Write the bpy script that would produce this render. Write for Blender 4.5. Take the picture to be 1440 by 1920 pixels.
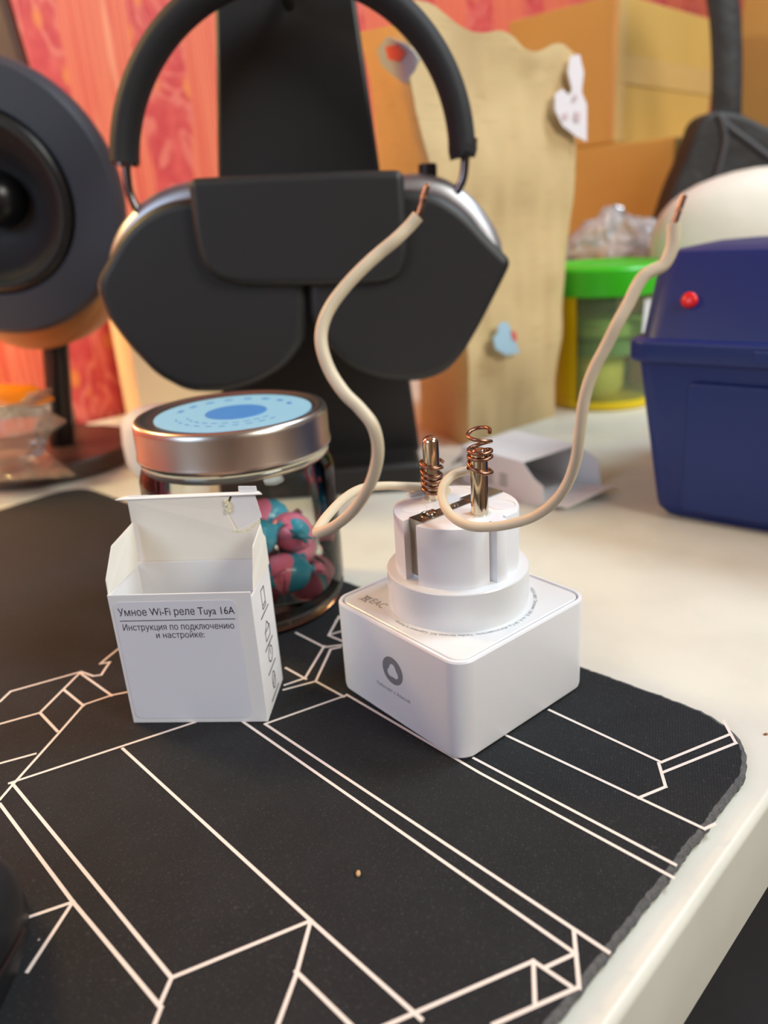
import bpy, math, random
from mathutils import Vector as V, Matrix, noise as mnoise
from mathutils.geometry import delaunay_2d_cdt
R = math.radians
random.seed(7)
for o in list(bpy.data.objects):
    bpy.data.objects.remove(o)
S = bpy.context.scene
COL = S.collection

# ------------------------------------------------------------------ camera, world, lights, exposure
IMG_W, IMG_H, F_PX = 1440, 1920, 1442.0
CAM = V((0, 0, 0.13843))
FW = V((0.0, 0.93458, -0.35577))
RT = V((0.99782, -0.02350, -0.06174))
UP = V((0.06606, 0.35499, 0.93253))
cam_data = bpy.data.cameras.new('camera')
cam = bpy.data.objects.new('camera', cam_data)
COL.objects.link(cam)
cam.matrix_world = Matrix(((RT.x, UP.x, -FW.x, CAM.x), (RT.y, UP.y, -FW.y, CAM.y), (RT.z, UP.z, -FW.z, CAM.z), (0, 0, 0, 1)))
cam_data.sensor_fit = 'VERTICAL'
cam_data.sensor_height = 36.0
cam_data.sensor_width = 27.0
cam_data.lens = F_PX / IMG_H * 36.0
cam_data.clip_start = 0.01
cam_data.dof.use_dof = True
cam_data.dof.focus_distance = 0.203
cam_data.dof.aperture_fstop = 9.5
S.camera = cam

world = bpy.data.worlds.new('world')
S.world = world
world.use_nodes = True
world.node_tree.nodes['Background'].inputs[0].default_value = (1.0, 1.0, 1.0, 1)
world.node_tree.nodes['Background'].inputs[1].default_value = 0.03

def lamp(name, kind, loc, energy, color, size=0.3, target=None):
    d = bpy.data.lights.new(name, kind)
    d.energy = energy
    d.color = color
    if kind == 'AREA':
        d.shape = 'DISK'
        d.size = size
    else:
        d.shadow_soft_size = size
    o = bpy.data.objects.new(name, d)
    COL.objects.link(o)
    o.location = loc
    if target:
        o.rotation_euler = (V(target) - V(loc)).to_track_quat('-Z', 'Y').to_euler()
    return o
lamp('ceiling_lamp', 'AREA', (0.80, 0.45, 1.10), 10.8, (0.755, 0.916, 1.0), 0.45, (0.0, 0.25, 0))
lamp('cool_fill', 'AREA', (-0.75, -0.45, 0.55), 4.4, (0.575, 0.79, 1.0), 0.6, (0.0, 0.25, 0.05))  # added cool fill from the front left, its source unseen
lamp('desk_lamp', 'POINT', (-0.40, 0.42, 0.40), 3.9, (1.0, 0.95, 0.365), 0.04)
lamp('glow_lamp', 'POINT', (-0.31, 0.50, 0.13), 0.95, (1.0, 0.66, 0.36), 0.03)
lamp('right_fill', 'AREA', (1.0, -0.50, 0.90), 14.8, (0.975, 0.985, 0.88), 0.6, (0.1, 0.3, 0))  # added fill to brighten the right-hand faces, no such lamp seen

vs = S.view_settings
vs.view_transform = 'Standard'
vs.look = 'None'
vs.exposure = 0.0
vs.gamma = 1.0
vs.use_curve_mapping = False

# ------------------------------------------------------------------ pixel rays -> points of the place
def ray(u, v):
    return FW + RT * ((u - IMG_W / 2) / F_PX) - UP * ((v - IMG_H / 2) / F_PX)
def at(u, v, y):
    d = ray(u, v)
    return CAM + d * ((y - CAM.y) / d.y)
def gr(u, v, z=0.0):
    d = ray(u, v)
    return CAM + d * ((z - CAM.z) / d.z)
def onp(u, v, p, n):
    d = ray(u, v)
    return CAM + d * ((V(p) - CAM).dot(n) / d.dot(n))

DESK_Z = -0.003            # top of the mat is z = 0

# ------------------------------------------------------------------ materials
def lin(c):
    c = c / 255.0
    return c / 12.92 if c <= 0.04045 else ((c + 0.055) / 1.055) ** 2.4
def rgb(r, g, b):
    return (lin(r), lin(g), lin(b), 1.0)

def mat(name, color, rough=0.5, metal=0.0, spec=0.5, bump=None, var=None, coat=0.0, sheen=0.0, trans=0.0, alpha=1.0, sss=0.0):
    """principled; bump=(scale, strength, dist), var=(scale, amount) gives a slight procedural colour variation"""
    m = bpy.data.materials.new(name)
    m.use_nodes = True
    nt = m.node_tree
    b = nt.nodes['Principled BSDF']
    b.inputs['Base Color'].default_value = color
    b.inputs['Roughness'].default_value = rough
    b.inputs['Metallic'].default_value = metal
    b.inputs['Specular IOR Level'].default_value = spec
    b.inputs['Coat Weight'].default_value = coat
    b.inputs['Sheen Weight'].default_value = sheen
    b.inputs['Transmission Weight'].default_value = trans
    b.inputs['Alpha'].default_value = alpha
    if sss:
        b.inputs['Subsurface Weight'].default_value = sss
        b.inputs['Subsurface Scale'].default_value = 0.003
    tc = nt.nodes.new('ShaderNodeTexCoord')
    if var:
        n = nt.nodes.new('ShaderNodeTexNoise')
        n.inputs['Scale'].default_value = var[0]
        n.inputs['Detail'].default_value = 4
        nt.links.new(tc.outputs['Object'], n.inputs['Vector'])
        mx = nt.nodes.new('ShaderNodeMix')
        mx.data_type = 'RGBA'
        mx.inputs['A'].default_value = tuple(c * (1 - var[1]) for c in color[:3]) + (1,)
        mx.inputs['B'].default_value = tuple(min(1, c * (1 + var[1])) for c in color[:3]) + (1,)
        nt.links.new(n.outputs['Fac'], mx.inputs['Factor'])
        nt.links.new(mx.outputs['Result'], b.inputs['Base Color'])
    if bump:
        n = nt.nodes.new('ShaderNodeTexNoise')
        n.inputs['Scale'].default_value = bump[0]
        n.inputs['Detail'].default_value = 3
        nt.links.new(tc.outputs['Object'], n.inputs['Vector'])
        bp = nt.nodes.new('ShaderNodeBump')
        bp.inputs['Strength'].default_value = bump[1]
        bp.inputs['Distance'].default_value = bump[2]
        nt.links.new(n.outputs['Fac'], bp.inputs['Height'])
        nt.links.new(bp.outputs['Normal'], b.inputs['Normal'])
    return m

class NT:
    """small helper for longer node graphs"""
    def __init__(s, name):
        s.m = bpy.data.materials.new(name)
        s.m.use_nodes = True
        s.t = s.m.node_tree
        s.b = s.t.nodes['Principled BSDF']
    def n(s, kind, **kw):
        x = s.t.nodes.new(kind)
        for k, v in kw.items():
            setattr(x, k, v)
        return x
    def l(s, a, b):
        s.t.links.new(a, b)
    def math(s, op, a, b=None, c=None):
        x = s.n('ShaderNodeMath', operation=op)
        for i, q in enumerate((a, b, c)):
            if q is None:
                continue
            if isinstance(q, (int, float)):
                x.inputs[i].default_value = q
            else:
                s.l(q, x.inputs[i])
        return x.outputs[0]
    def mix(s, f, a, b):
        x = s.n('ShaderNodeMix', data_type='RGBA')
        for k, q in (('Factor', f), ('A', a), ('B', b)):
            if isinstance(q, (int, float, tuple)):
                x.inputs[k].default_value = q
            else:
                s.l(q, x.inputs[k])
        return x.outputs['Result']
    def step(s, v, lo, hi):
        x = s.n('ShaderNodeMapRange', interpolation_type='SMOOTHSTEP')
        x.inputs['From Min'].default_value = lo
        x.inputs['From Max'].default_value = hi
        s.l(v, x.inputs['Value'])
        return x.outputs[0]
    def noise(s, vec, scale, detail=3, dist=0.0, rough=0.5):
        x = s.n('ShaderNodeTexNoise')
        x.inputs['Scale'].default_value = scale
        x.inputs['Detail'].default_value = detail
        x.inputs['Distortion'].default_value = dist
        x.inputs['Roughness'].default_value = rough
        s.l(vec, x.inputs['Vector'])
        return x.outputs['Fac']
    def scale(s, vec, xyz):
        x = s.n('ShaderNodeMapping')
        x.inputs['Scale'].default_value = xyz
        s.l(vec, x.inputs['Vector'])
        return x.outputs[0]
    def bump(s, h, strength, dist):
        x = s.n('ShaderNodeBump')
        x.inputs['Strength'].default_value = strength
        x.inputs['Distance'].default_value = dist
        s.l(h, x.inputs['Height'])
        s.l(x.outputs[0], s.b.inputs['Normal'])

def wallpaper():
    g = NT('wallpaper_red_damask')
    tc = g.n('ShaderNodeTexCoord').outputs['Object']
    sep = g.n('ShaderNodeSeparateXYZ')
    g.l(tc, sep.inputs[0])
    x, z = sep.outputs[0], sep.outputs[2]
    per = 0.1045
    ph = g.math('FRACT', g.math('DIVIDE', g.math('ADD', x, 2.0 + 0.0073), per))      # band centre near .5
    d = g.math('ABSOLUTE', g.math('SUBTRACT', ph, 0.5))
    wob = g.math('MULTIPLY', g.math('SUBTRACT', g.noise(g.scale(tc, (1, 1, 1)), 14, 1), 0.5), 0.25)
    band = g.math('SUBTRACT', 1.0, g.step(g.math('ADD', d, wob), 0.20, 0.235))
    st = g.noise(g.scale(tc, (420, 1, 3)), 1.0, 3)
    st2 = g.noise(g.scale(tc, (90, 1, 6)), 1.0, 2)
    red = g.mix(g.step(st, 0.35, 0.7), rgb(220, 92, 74), rgb(238, 136, 102))
    red = g.mix(g.step(st2, 0.58, 0.75), red, rgb(243, 160, 124))
    mag = g.mix(g.step(g.noise(tc, 60, 3), 0.35, 0.7), rgb(202, 64, 70), rgb(220, 90, 84))
    cur = g.noise(g.scale(tc, (22, 22, 10)), 1.0, 1.5, 2.2)
    line = g.math('ABSOLUTE', g.math('SUBTRACT', g.math('FRACT', g.math('MULTIPLY', cur, 5.0)), 0.5))
    mag = g.mix(g.math('SUBTRACT', 1.0, g.step(line, 0.05, 0.24)), mag, rgb(226, 116, 104))
    vo = g.n('ShaderNodeTexVoronoi')
    vo.inputs['Scale'].default_value = 1.0
    g.l(g.scale(tc, (44, 44, 26)), vo.inputs['Vector'])
    gold = g.math('SUBTRACT', 1.0, g.step(vo.outputs['Distance'], 0.12, 0.30))
    mag = g.mix(gold, mag, rgb(236, 138, 72))
    col = g.mix(band, red, mag)
    g.l(col, g.b.inputs['Base Color'])
    g.b.inputs['Roughness'].default_value = 0.55
    return g.m

def mat_cloth():
    g = NT('mat_black_cloth')
    tc = g.n('ShaderNodeTexCoord').outputs['Object']
    n1 = g.noise(tc, 90, 3)
    fi = g.noise(tc, 900, 2)
    c = g.mix(n1, rgb(25, 26, 29), rgb(37, 38, 41))
    c = g.mix(g.step(fi, 0.62, 0.85), c, rgb(62, 62, 65))
    vo = g.n('ShaderNodeTexVoronoi')
    c = g.mix(g.step(g.noise(tc, 2600, 2), 0.60, 0.80), c, rgb(84, 84, 86))
    c = g.mix(g.step(g.noise(tc, 3400, 1), 0.62, 0.80), c, rgb(20, 20, 22))
    vo.inputs['Scale'].default_value = 120
    vo.inputs['Randomness'].default_value = 1.0
    g.l(tc, vo.inputs['Vector'])
    near = g.math('LESS_THAN', vo.outputs['Distance'], 0.032)
    rnd = g.n('ShaderNodeSeparateColor')
    g.l(vo.outputs['Color'], rnd.inputs[0])
    keep = g.math('GREATER_THAN', rnd.outputs[0], 0.955)
    c = g.mix(g.math('MULTIPLY', near, keep), c, rgb(170, 168, 162))
    g.l(c, g.b.inputs['Base Color'])
    g.b.inputs['Roughness'].default_value = 0.85
    g.b.inputs['Specular IOR Level'].default_value = 0.3
    g.b.inputs['Sheen Weight'].default_value = 0.02
    g.b.inputs['Sheen Roughness'].default_value = 0.5
    w = g.n('ShaderNodeTexWave')
    w.inputs['Scale'].default_value = 420
    w.inputs['Distortion'].default_value = 0.6
    mp = g.n('ShaderNodeMapping')
    mp.inputs['Rotation'].default_value = (0, 0, R(20))
    g.l(tc, mp.inputs['Vector'])
    g.l(mp.outputs[0], w.inputs['Vector'])
    g.bump(g.math('ADD', w.outputs['Fac'], g.noise(tc, 1500, 2)), 0.35, 0.0002)
    return g.m

def desk_white():
    g = NT('desk_white_laminate')
    tc = g.n('ShaderNodeTexCoord').outputs['Object']
    c = g.mix(g.step(g.noise(tc, 35, 4), 0.35, 0.75), rgb(223, 219, 208), rgb(215, 211, 200))
    vo = g.n('ShaderNodeTexVoronoi')
    vo.inputs['Scale'].default_value = 70
    g.l(tc, vo.inputs['Vector'])
    sc = g.n('ShaderNodeSeparateColor')
    g.l(vo.outputs['Color'], sc.inputs[0])
    sp = g.math('MULTIPLY', g.math('LESS_THAN', vo.outputs['Distance'], 0.055), g.math('GREATER_THAN', sc.outputs[0], 0.93))
    c = g.mix(sp, c, rgb(150, 138, 120))
    g.l(c, g.b.inputs['Base Color'])
    g.b.inputs['Roughness'].default_value = 0.38
    g.bump(g.noise(tc, 260, 2), 0.05, 0.0003)
    return g.m

def kraft(name, c1, c2, sc=7):
    g = NT(name)
    tc = g.n('ShaderNodeTexCoord').outputs['Object']
    c = g.mix(g.noise(tc, sc, 4), c1, c2)
    c = g.mix(g.step(g.noise(g.scale(tc, (8, 8, 60)), 6, 2), 0.55, 0.8), c, c2)
    g.l(c, g.b.inputs['Base Color'])
    g.b.inputs['Roughness'].default_value = 0.65
    g.bump(g.noise(g.scale(tc, (1, 1, 0.45)), 22, 2, 0.4), 0.40, 0.007)
    return g.m

def cardboard(name, c1, c2):
    g = NT(name)
    tc = g.n('ShaderNodeTexCoord').outputs['Object']
    c = g.mix(g.noise(tc, 12, 4), c1, c2)
    g.l(c, g.b.inputs['Base Color'])
    g.b.inputs['Roughness'].default_value = 0.55
    g.bump(g.noise(tc, 18, 2), 0.15, 0.003)
    return g.m

def thin_clear(name, tint, gloss=0.12, rough=0.03, body=0.0, body_col=(1, 1, 1, 1), bump=None):
    """thin-walled clear plastic or glass sheet: transparent + fresnel gloss + optional milky part"""
    m = bpy.data.materials.new(name)
    m.use_nodes = True
    nt = m.node_tree
    nt.nodes.remove(nt.nodes['Principled BSDF'])
    out = nt.nodes['Material Output']
    tr = nt.nodes.new('ShaderNodeBsdfTransparent')
    tr.inputs[0].default_value = tint
    gl = nt.nodes.new('ShaderNodeBsdfGlossy')
    gl.inputs['Roughness'].default_value = rough
    df = nt.nodes.new('ShaderNodeBsdfDiffuse')
    df.inputs[0].default_value = body_col
    lw = nt.nodes.new('ShaderNodeLayerWeight')
    lw.inputs[0].default_value = gloss
    m1 = nt.nodes.new('ShaderNodeMixShader')
    m1.inputs[0].default_value = body
    nt.links.new(tr.outputs[0], m1.inputs[1])
    nt.links.new(df.outputs[0], m1.inputs[2])
    m2 = nt.nodes.new('ShaderNodeMixShader')
    nt.links.new(lw.outputs['Fresnel'], m2.inputs[0])
    nt.links.new(m1.outputs[0], m2.inputs[1])
    nt.links.new(gl.outputs[0], m2.inputs[2])
    nt.links.new(m2.outputs[0], out.inputs[0])
    if bump:
        tc = nt.nodes.new('ShaderNodeTexCoord')
        n = nt.nodes.new('ShaderNodeTexNoise')
        n.inputs['Scale'].default_value = bump[0]
        n.inputs['Distortion'].default_value = 1.5
        nt.links.new(tc.outputs['Object'], n.inputs['Vector'])
        bp = nt.nodes.new('ShaderNodeBump')
        bp.inputs['Strength'].default_value = bump[1]
        bp.inputs['Distance'].default_value = bump[2]
        nt.links.new(n.outputs['Fac'], bp.inputs['Height'])
        for q in (gl, df):
            nt.links.new(bp.outputs[0], q.inputs['Normal'])
    return m

def candy_material():
    g = NT('candy_pink_teal')
    tc = g.n('ShaderNodeTexCoord').outputs['Object']
    sep = g.n('ShaderNodeSeparateXYZ')
    g.l(tc, sep.inputs[0])
    f = g.math('ADD', g.math('MULTIPLY', sep.outputs[0], 48.0), g.math('MULTIPLY', g.noise(tc, 50, 1), 0.9))
    w = g.math('FRACT', f)
    c = g.mix(g.step(w, 0.48, 0.52), rgb(238, 128, 156), rgb(62, 152, 176))
    g.l(c, g.b.inputs['Base Color'])
    g.b.inputs['Roughness'].default_value = 0.25
    g.bump(g.noise(tc, 220, 2), 0.3, 0.0015)
    return g.m

M = {
    'floor': mat('floor_charcoal', rgb(56, 56, 59), 0.85, bump=(60, 0.4, 0.004), var=(8, 0.2)),
    'plaster': mat('plaster_beige', rgb(214, 200, 182), 0.8, var=(3, 0.05)),
    'ceiling': mat('ceiling_white', rgb(232, 228, 222), 0.9),
    'wallpaper': wallpaper(),
    'desk': desk_white(),
    'cloth': mat_cloth(),
    'print': mat('mat_print_ivory', rgb(238, 224, 216), 0.8, bump=(1400, 0.3, 0.0002)),
    'felt': mat('mat_edge_grey_felt', rgb(92, 91, 92), 0.95, bump=(900, 0.9, 0.001), var=(700, 0.6)),
    'plug': mat('plug_white_plastic', rgb(234, 233, 238), 0.36, bump=(2600, 0.06, 0.0002), sss=0.05),
    'plug_gloss': mat('plug_gloss_white', rgb(228, 228, 231), 0.22, sss=0.05),
    'grey_print': mat('print_grey', rgb(128, 128, 134), 0.6),
    'dark_print': mat('print_dark', rgb(30, 30, 36), 0.6),
    'pin': mat('nickel_brass_pin', rgb(214, 200, 176), 0.14, 1.0),
    'strip': mat('earth_strip_steel', rgb(176, 168, 156), 0.22, 1.0, var=(300, 0.15)),
    'copper': mat('copper_wire', rgb(152, 112, 92), 0.34, 1.0, bump=(700, 0.25, 0.0004), var=(260, 0.25)),
    'insul': mat('cream_insulation', rgb(226, 211, 184), 0.42, bump=(240, 0.12, 0.0006), var=(60, 0.05), sss=0.05),
    'paper': mat('white_card', rgb(232, 230, 232), 0.6, bump=(160, 0.1, 0.0006), var=(40, 0.02)),
    'paper_in': mat('card_inside', rgb(236, 231, 222), 0.7, var=(50, 0.03)),
    'torn': mat('torn_card_core', rgb(240, 234, 200), 0.9, bump=(700, 0.8, 0.001)),
    'sticker': mat('label_white', rgb(226, 226, 236), 0.4),
    'tin': mat('brushed_tin', rgb(190, 184, 178), 0.30, 1.0, bump=(120, 0.03, 0.0008)),
    'blue_sticker': mat('sticker_light_blue', rgb(142, 194, 226), 0.45),
    'blue_dark': mat('sticker_mid_blue', rgb(72, 134, 206), 0.45),
    'glass': thin_clear('jar_glass', (0.95, 0.965, 0.955, 1), 0.22, 0.02),
    'glass_base': mat('jar_glass_base', rgb(150, 150, 142), 0.1, trans=0.75, spec=0.6),
    'glass_rim': mat('jar_glass_rim', rgb(225, 230, 224), 0.04, trans=0.9, spec=0.6),
    'candy': candy_material(),
    'black_case': mat('case_black_polyurethane', rgb(35, 35, 37), 0.5, bump=(900, 0.1, 0.0003), var=(20, 0.06)),
    'black_band': mat('band_black_mesh', rgb(34, 34, 38), 0.7, bump=(1200, 0.4, 0.0005)),
    'black_gloss': mat('black_plastic', rgb(18, 18, 20), 0.32),
    'black_stand': mat('stand_black', rgb(20, 17, 17), 0.5, bump=(700, 0.1, 0.0003)),
    'silver': mat('cup_silver_grey', rgb(176, 176, 184), 0.42, 0.9),
    'steel_dark': mat('stem_steel', rgb(120, 116, 120), 0.2, 1.0),
    'spk_face': mat('speaker_dark_blue_grey', rgb(54, 58, 70), 0.55, bump=(500, 0.05, 0.0003)),
    'spk_cone': mat('speaker_cone_black', rgb(34, 31, 36), 0.55, bump=(1600, 0.5, 0.0008)),
    'spk_ring': mat('speaker_rubber', rgb(28, 26, 29), 0.38),
    'spk_shell': mat('speaker_shell_tan', rgb(188, 134, 82), 0.45, var=(10, 0.08)),
    'spk_base': mat('speaker_base_brown', rgb(64, 44, 38), 0.35),
    'dark_brown': mat('dark_brown_plastic', rgb(66, 36, 26), 0.5),
    'bag': kraft('kraft_paper', rgb(222, 194, 146), rgb(204, 174, 126)),
    'box': cardboard('cardboard_tan', rgb(206, 166, 92), rgb(190, 148, 76)),
    'tape': mat('packing_tape', rgb(202, 164, 104), 0.12, spec=0.8),
    'white_st': mat('sticker_white', rgb(240, 232, 238), 0.4),
    'lblue_st': mat('sticker_pale_blue', rgb(170, 204, 226), 0.4),
    'spot_st': mat('sticker_pale_rose', rgb(218, 190, 196), 0.4),
    'red_st': mat('sticker_coral', rgb(226, 104, 92), 0.4),
    'blackbag': mat('black_nylon', rgb(40, 38, 40), 0.6, bump=(40, 0.4, 0.006)),
    'bagpipe': mat('black_nylon_piping', rgb(74, 74, 80), 0.5),
    'cushion': mat('cream_white_fabric', rgb(238, 230, 216), 0.55, bump=(14, 0.35, 0.01)),
    'red_box': mat('red_orange_card', rgb(226, 84, 44), 0.5),
    'navy': mat('navy_blue_plastic', rgb(6, 38, 108), 0.42, bump=(500, 0.05, 0.0004), var=(12, 0.05)),
    'red_dot': mat('red_plastic', rgb(222, 32, 36), 0.3),
    'green': mat('green_plastic', rgb(62, 190, 32), 0.3),
    'yellow': mat('yellow_plastic', rgb(228, 196, 0), 0.35),
    'tub': thin_clear('tub_translucent', (0.86, 0.93, 0.80, 1), 0.2, 0.1, 0.22, rgb(170, 190, 150)),
    'lime': mat('lime_dough', rgb(176, 214, 112), 0.6),
    'palegreen': mat('pale_green_dough', rgb(132, 178, 116), 0.6),
    'paleyellow': mat('pale_yellow_dough', rgb(236, 228, 120), 0.6),
    'tape_label': mat('tub_white_label', rgb(226, 226, 230), 0.5),
    'poly': thin_clear('clear_bag_film', (0.93, 0.92, 0.94, 1), 0.35, 0.12, 0.46, rgb(228, 222, 228), (60, 0.8, 0.01)),
    'snack_clear': thin_clear('snack_clear_film', (0.92, 0.90, 0.88, 1), 0.3, 0.12, 0.28, rgb(206, 188, 170), (70, 0.6, 0.008)),
    'orange_film': mat('orange_film', rgb(240, 128, 20), 0.25, alpha=0.92),
    'pink_fabric': mat('pale_pink_fabric', rgb(226, 206, 200), 0.9),
    'book_pink': mat('book_pale_pink', rgb(206, 186, 186), 0.6),
    'book_white': mat('book_white', rgb(226, 222, 222), 0.6),
    'book_black': mat('book_black', rgb(24, 22, 22), 0.6),
    'book_brown': mat('book_brown', rgb(150, 84, 46), 0.6),
    'book_grey': mat('book_silver_grey', rgb(170, 168, 172), 0.35),
    'book_tan': mat('book_tan', rgb(166, 134, 116), 0.6),
    'ivory': mat('ivory_card', rgb(240, 214, 170), 0.6),
    'crumb': mat('crumb_tan', rgb(206, 168, 118), 0.6, var=(600, 0.3)),
    'crumb_br': mat('crumb_brown', rgb(150, 96, 52), 0.7),
    'mouse': mat('mouse_black', rgb(26, 25, 28), 0.45),
}

# ------------------------------------------------------------------ mesh building
WL = {}
def thing(name, label, cat, loc, group=None):
    o = bpy.data.objects.new(name, None)
    COL.objects.link(o)
    o.location = loc
    o.empty_display_size = 0.01
    WL[o.name] = V(loc)
    o['label'] = label
    o['category'] = cat
    if group:
        o['group'] = group
    return o

def tag(o, label, cat, group=None, kind=None):
    o['label'] = label
    o['category'] = cat
    if group:
        o['group'] = group
    if kind:
        o['kind'] = kind
    return o

class MB:
    def __init__(s):
        s.v, s.f, s.mi = [], [], []
    def add(s, vs, fs, mi=0):
        k = len(s.v)
        s.v += [V(p) for p in vs]
        for f in fs:
            s.f.append([i + k for i in f])
            s.mi.append(mi)
        return s
    def hexa(s, p, mi=0):
        """8 points: bottom 4 (ccw seen from above), top 4"""
        return s.add(p, [(3, 2, 1, 0), (4, 5, 6, 7), (0, 1, 5, 4), (1, 2, 6, 5), (2, 3, 7, 6), (3, 0, 4, 7)], mi)
    def box(s, o, ax, ay, az, mi=0):
        o, ax, ay, az = V(o), V(ax), V(ay), V(az)
        b = [o, o + ax, o + ax + ay, o + ay]
        return s.hexa(b + [q + az for q in b], mi)
    def loft(s, loops, mi=0, cap0=True, cap1=True, closed=True):
        n = len(loops[0])
        vs, fs = [], []
        for l in loops:
            vs += l
        for i in range(len(loops) - 1):
            for j in range(n if closed else n - 1):
                a, b = i * n + j, i * n + (j + 1) % n
                fs.append((a, b, b + n, a + n))
        if cap0:
            fs.append(tuple(reversed(range(n))))
        if cap1:
            k = (len(loops) - 1) * n
            fs.append(tuple(range(k, k + n)))
        return s.add(vs, fs, mi)
    def lathe(s, c, prof, seg=48, mi=0, ax=None, cap0=True, cap1=True):
        """profile of (radius, height) turned about the vertical through c, or about the frame ax=(x, y, z)"""
        c = V(c)
        X, Y, Z = ax if ax else (V((1, 0, 0)), V((0, 1, 0)), V((0, 0, 1)))
        loops = []
        for r, h in prof:
            loops.append([c + X * (max(r, 1e-6) * math.cos(2 * math.pi * k / seg)) + Y * (max(r, 1e-6) * math.sin(2 * math.pi * k / seg)) + Z * h for k in range(seg)])
        return s.loft(loops, mi, cap0, cap1)
    def prism(s, pts, ext, mi=0):
        pts = [V(p) for p in pts]
        nrm = V((0, 0, 0))
        for i in range(len(pts)):
            nrm += pts[i].cross(pts[(i + 1) % len(pts)])
        if nrm.dot(V(ext)) < 0:
            pts = pts[::-1]
        return s.loft([pts, [p + V(ext) for p in pts]], mi)
    def tube(s, pts, rad, seg=12, mi=0, flat=None, caps=True):
        """round tube along pts; rad a number or a list; flat=(direction, factor) stretches the section along direction"""
        pts = [V(p) for p in pts]
        n = len(pts)
        T = []
        for i in range(n):
            T.append((pts[min(i + 1, n - 1)] - pts[max(i - 1, 0)]).normalized())
        N = T[0].orthogonal().normalized()
        loops = []
        for i in range(n):
            N = (N - T[i] * N.dot(T[i])).normalized()
            B = T[i].cross(N)
            r = rad[i] if isinstance(rad, (list, tuple)) else rad
            lp = []
            for k in range(seg):
                a = 2 * math.pi * k / seg
                d = N * math.cos(a) + B * math.sin(a)
                if flat:
                    fd = V(flat[0])
                    d = d + fd * d.dot(fd) * (flat[1] - 1)
                lp.append(pts[i] + d * r)
            loops.append(lp)
        return s.loft(loops, mi, caps, caps)
    def build(s, name, mats, parent=None, loc=None, smooth=40, bevel=None, subsurf=0):
        if not isinstance(mats, (list, tuple)):
            mats = [mats]
        if parent is not None:
            base = WL[parent.name]
        else:
            if loc is None:
                xs = [p.x for p in s.v]; ys = [p.y for p in s.v]; zs = [p.z for p in s.v]
                loc = ((min(xs) + max(xs)) / 2, (min(ys) + max(ys)) / 2, min(zs))
            base = V(loc)
        me = bpy.data.meshes.new(name)
        me.from_pydata([tuple(p - base) for p in s.v], [], s.f)
        for m in mats:
            me.materials.append(M[m])
        me.polygons.foreach_set('material_index', s.mi)
        me.update()
        if smooth:
            me.shade_smooth()
            me.set_sharp_from_angle(angle=R(smooth))
        o = bpy.data.objects.new(name, me)
        COL.objects.link(o)
        if parent is not None:
            o.parent = parent
        else:
            o.location = base
        WL[o.name] = base
        if bevel:
            b = o.modifiers.new('bevel', 'BEVEL')
            b.width = bevel[0]
            b.segments = bevel[1]
            b.limit_method = 'ANGLE'
            b.angle_limit = R(bevel[2] if len(bevel) > 2 else 35)
        if subsurf:
            q = o.modifiers.new('subsurf', 'SUBSURF')
            q.levels = q.render_levels = subsurf
        return o

def smooth_path(pts, k=8):
    pts = [V(p) for p in pts]
    P = [pts[0] * 2 - pts[1]] + pts + [pts[-1] * 2 - pts[-2]]
    out = []
    for i in range(1, len(P) - 2):
        a, b, c, d = P[i - 1:i + 3]
        for j in range(k):
            t = j / k
            out.append(0.5 * ((b * 2) + (c - a) * t + (a * 2 - b * 5 + c * 4 - d) * t * t + (b * 3 - a - c * 3 + d) * t ** 3))
    out.append(pts[-1])
    return out

def round_poly(pts, r, seg=6):
    """rounds the corners of a polygon (3D points in one plane); r a number or a list"""
    pts = [V(p) for p in pts]
    n = len(pts)
    out = []
    for i in range(n):
        ri = r[i] if isinstance(r, (list, tuple)) else r
        p, a, b = pts[i], pts[i - 1], pts[(i + 1) % n]
        da, db = (a - p), (b - p)
        t = min(ri, da.length * 0.48, db.length * 0.48)
        p0, p1 = p + da.normalized() * t, p + db.normalized() * t
        for k in range(seg + 1):
            q = k / seg
            out.append(p0 * (1 - q) ** 2 + p * (2 * q * (1 - q)) + p1 * q * q)
    return out

def text_mesh(body, size, bold=0.0):
    """flat mesh of a line of text: (verts 2D, faces, width)"""
    cu = bpy.data.curves.new('txt', 'FONT')
    cu.body = body
    cu.size = 1.0
    cu.resolution_u = 3
    cu.offset = bold
    o = bpy.data.objects.new('txt', cu)
    COL.objects.link(o)
    cu.fill_mode = 'NONE'
    dg = bpy.context.evaluated_depsgraph_get()
    dg.update()
    me = o.evaluated_get(dg).to_mesh()
    pv = [V((v.co.x, v.co.y)) for v in me.vertices]
    pe = [tuple(e.vertices) for e in me.edges]
    o.evaluated_get(dg).to_mesh_clear()
    bpy.data.objects.remove(o)
    bpy.data.curves.remove(cu)
    rv, _, rf, _, _, _ = delaunay_2d_cdt(pv, pe, [], 0, 1e-5)
    segs = [(pv[i], pv[j]) for i, j in pe]
    vs = [(p.x * size, p.y * size) for p in rv]
    fs = []
    for f in rf:                                  # keep the triangles whose middle lies inside the outlines (even-odd)
        cx = sum(rv[i].x for i in f) / len(f)
        cy = sum(rv[i].y for i in f) / len(f)
        n_ = 0
        for p, q in segs:
            if (p.y > cy) != (q.y > cy) and cx < p.x + (cy - p.y) * (q.x - p.x) / (q.y - p.y):
                n_ += 1
        if n_ % 2:
            fs.append(tuple(f))
    w = max((p[0] for p in vs), default=0)
    return vs, fs, w

def add_text(mb, body, size, origin, ax, ay, width=None, align='L', mi=0, bold=0.0):
    vs, fs, w = text_mesh(body, size, bold)
    k = (width / w) if width else 1.0
    off = {'L': 0, 'C': -w * k / 2, 'R': -w * k}[align]
    mb.add([V(origin) + V(ax) * (x * k + off) + V(ay) * y for x, y in vs], fs, mi)
    return mb

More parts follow.
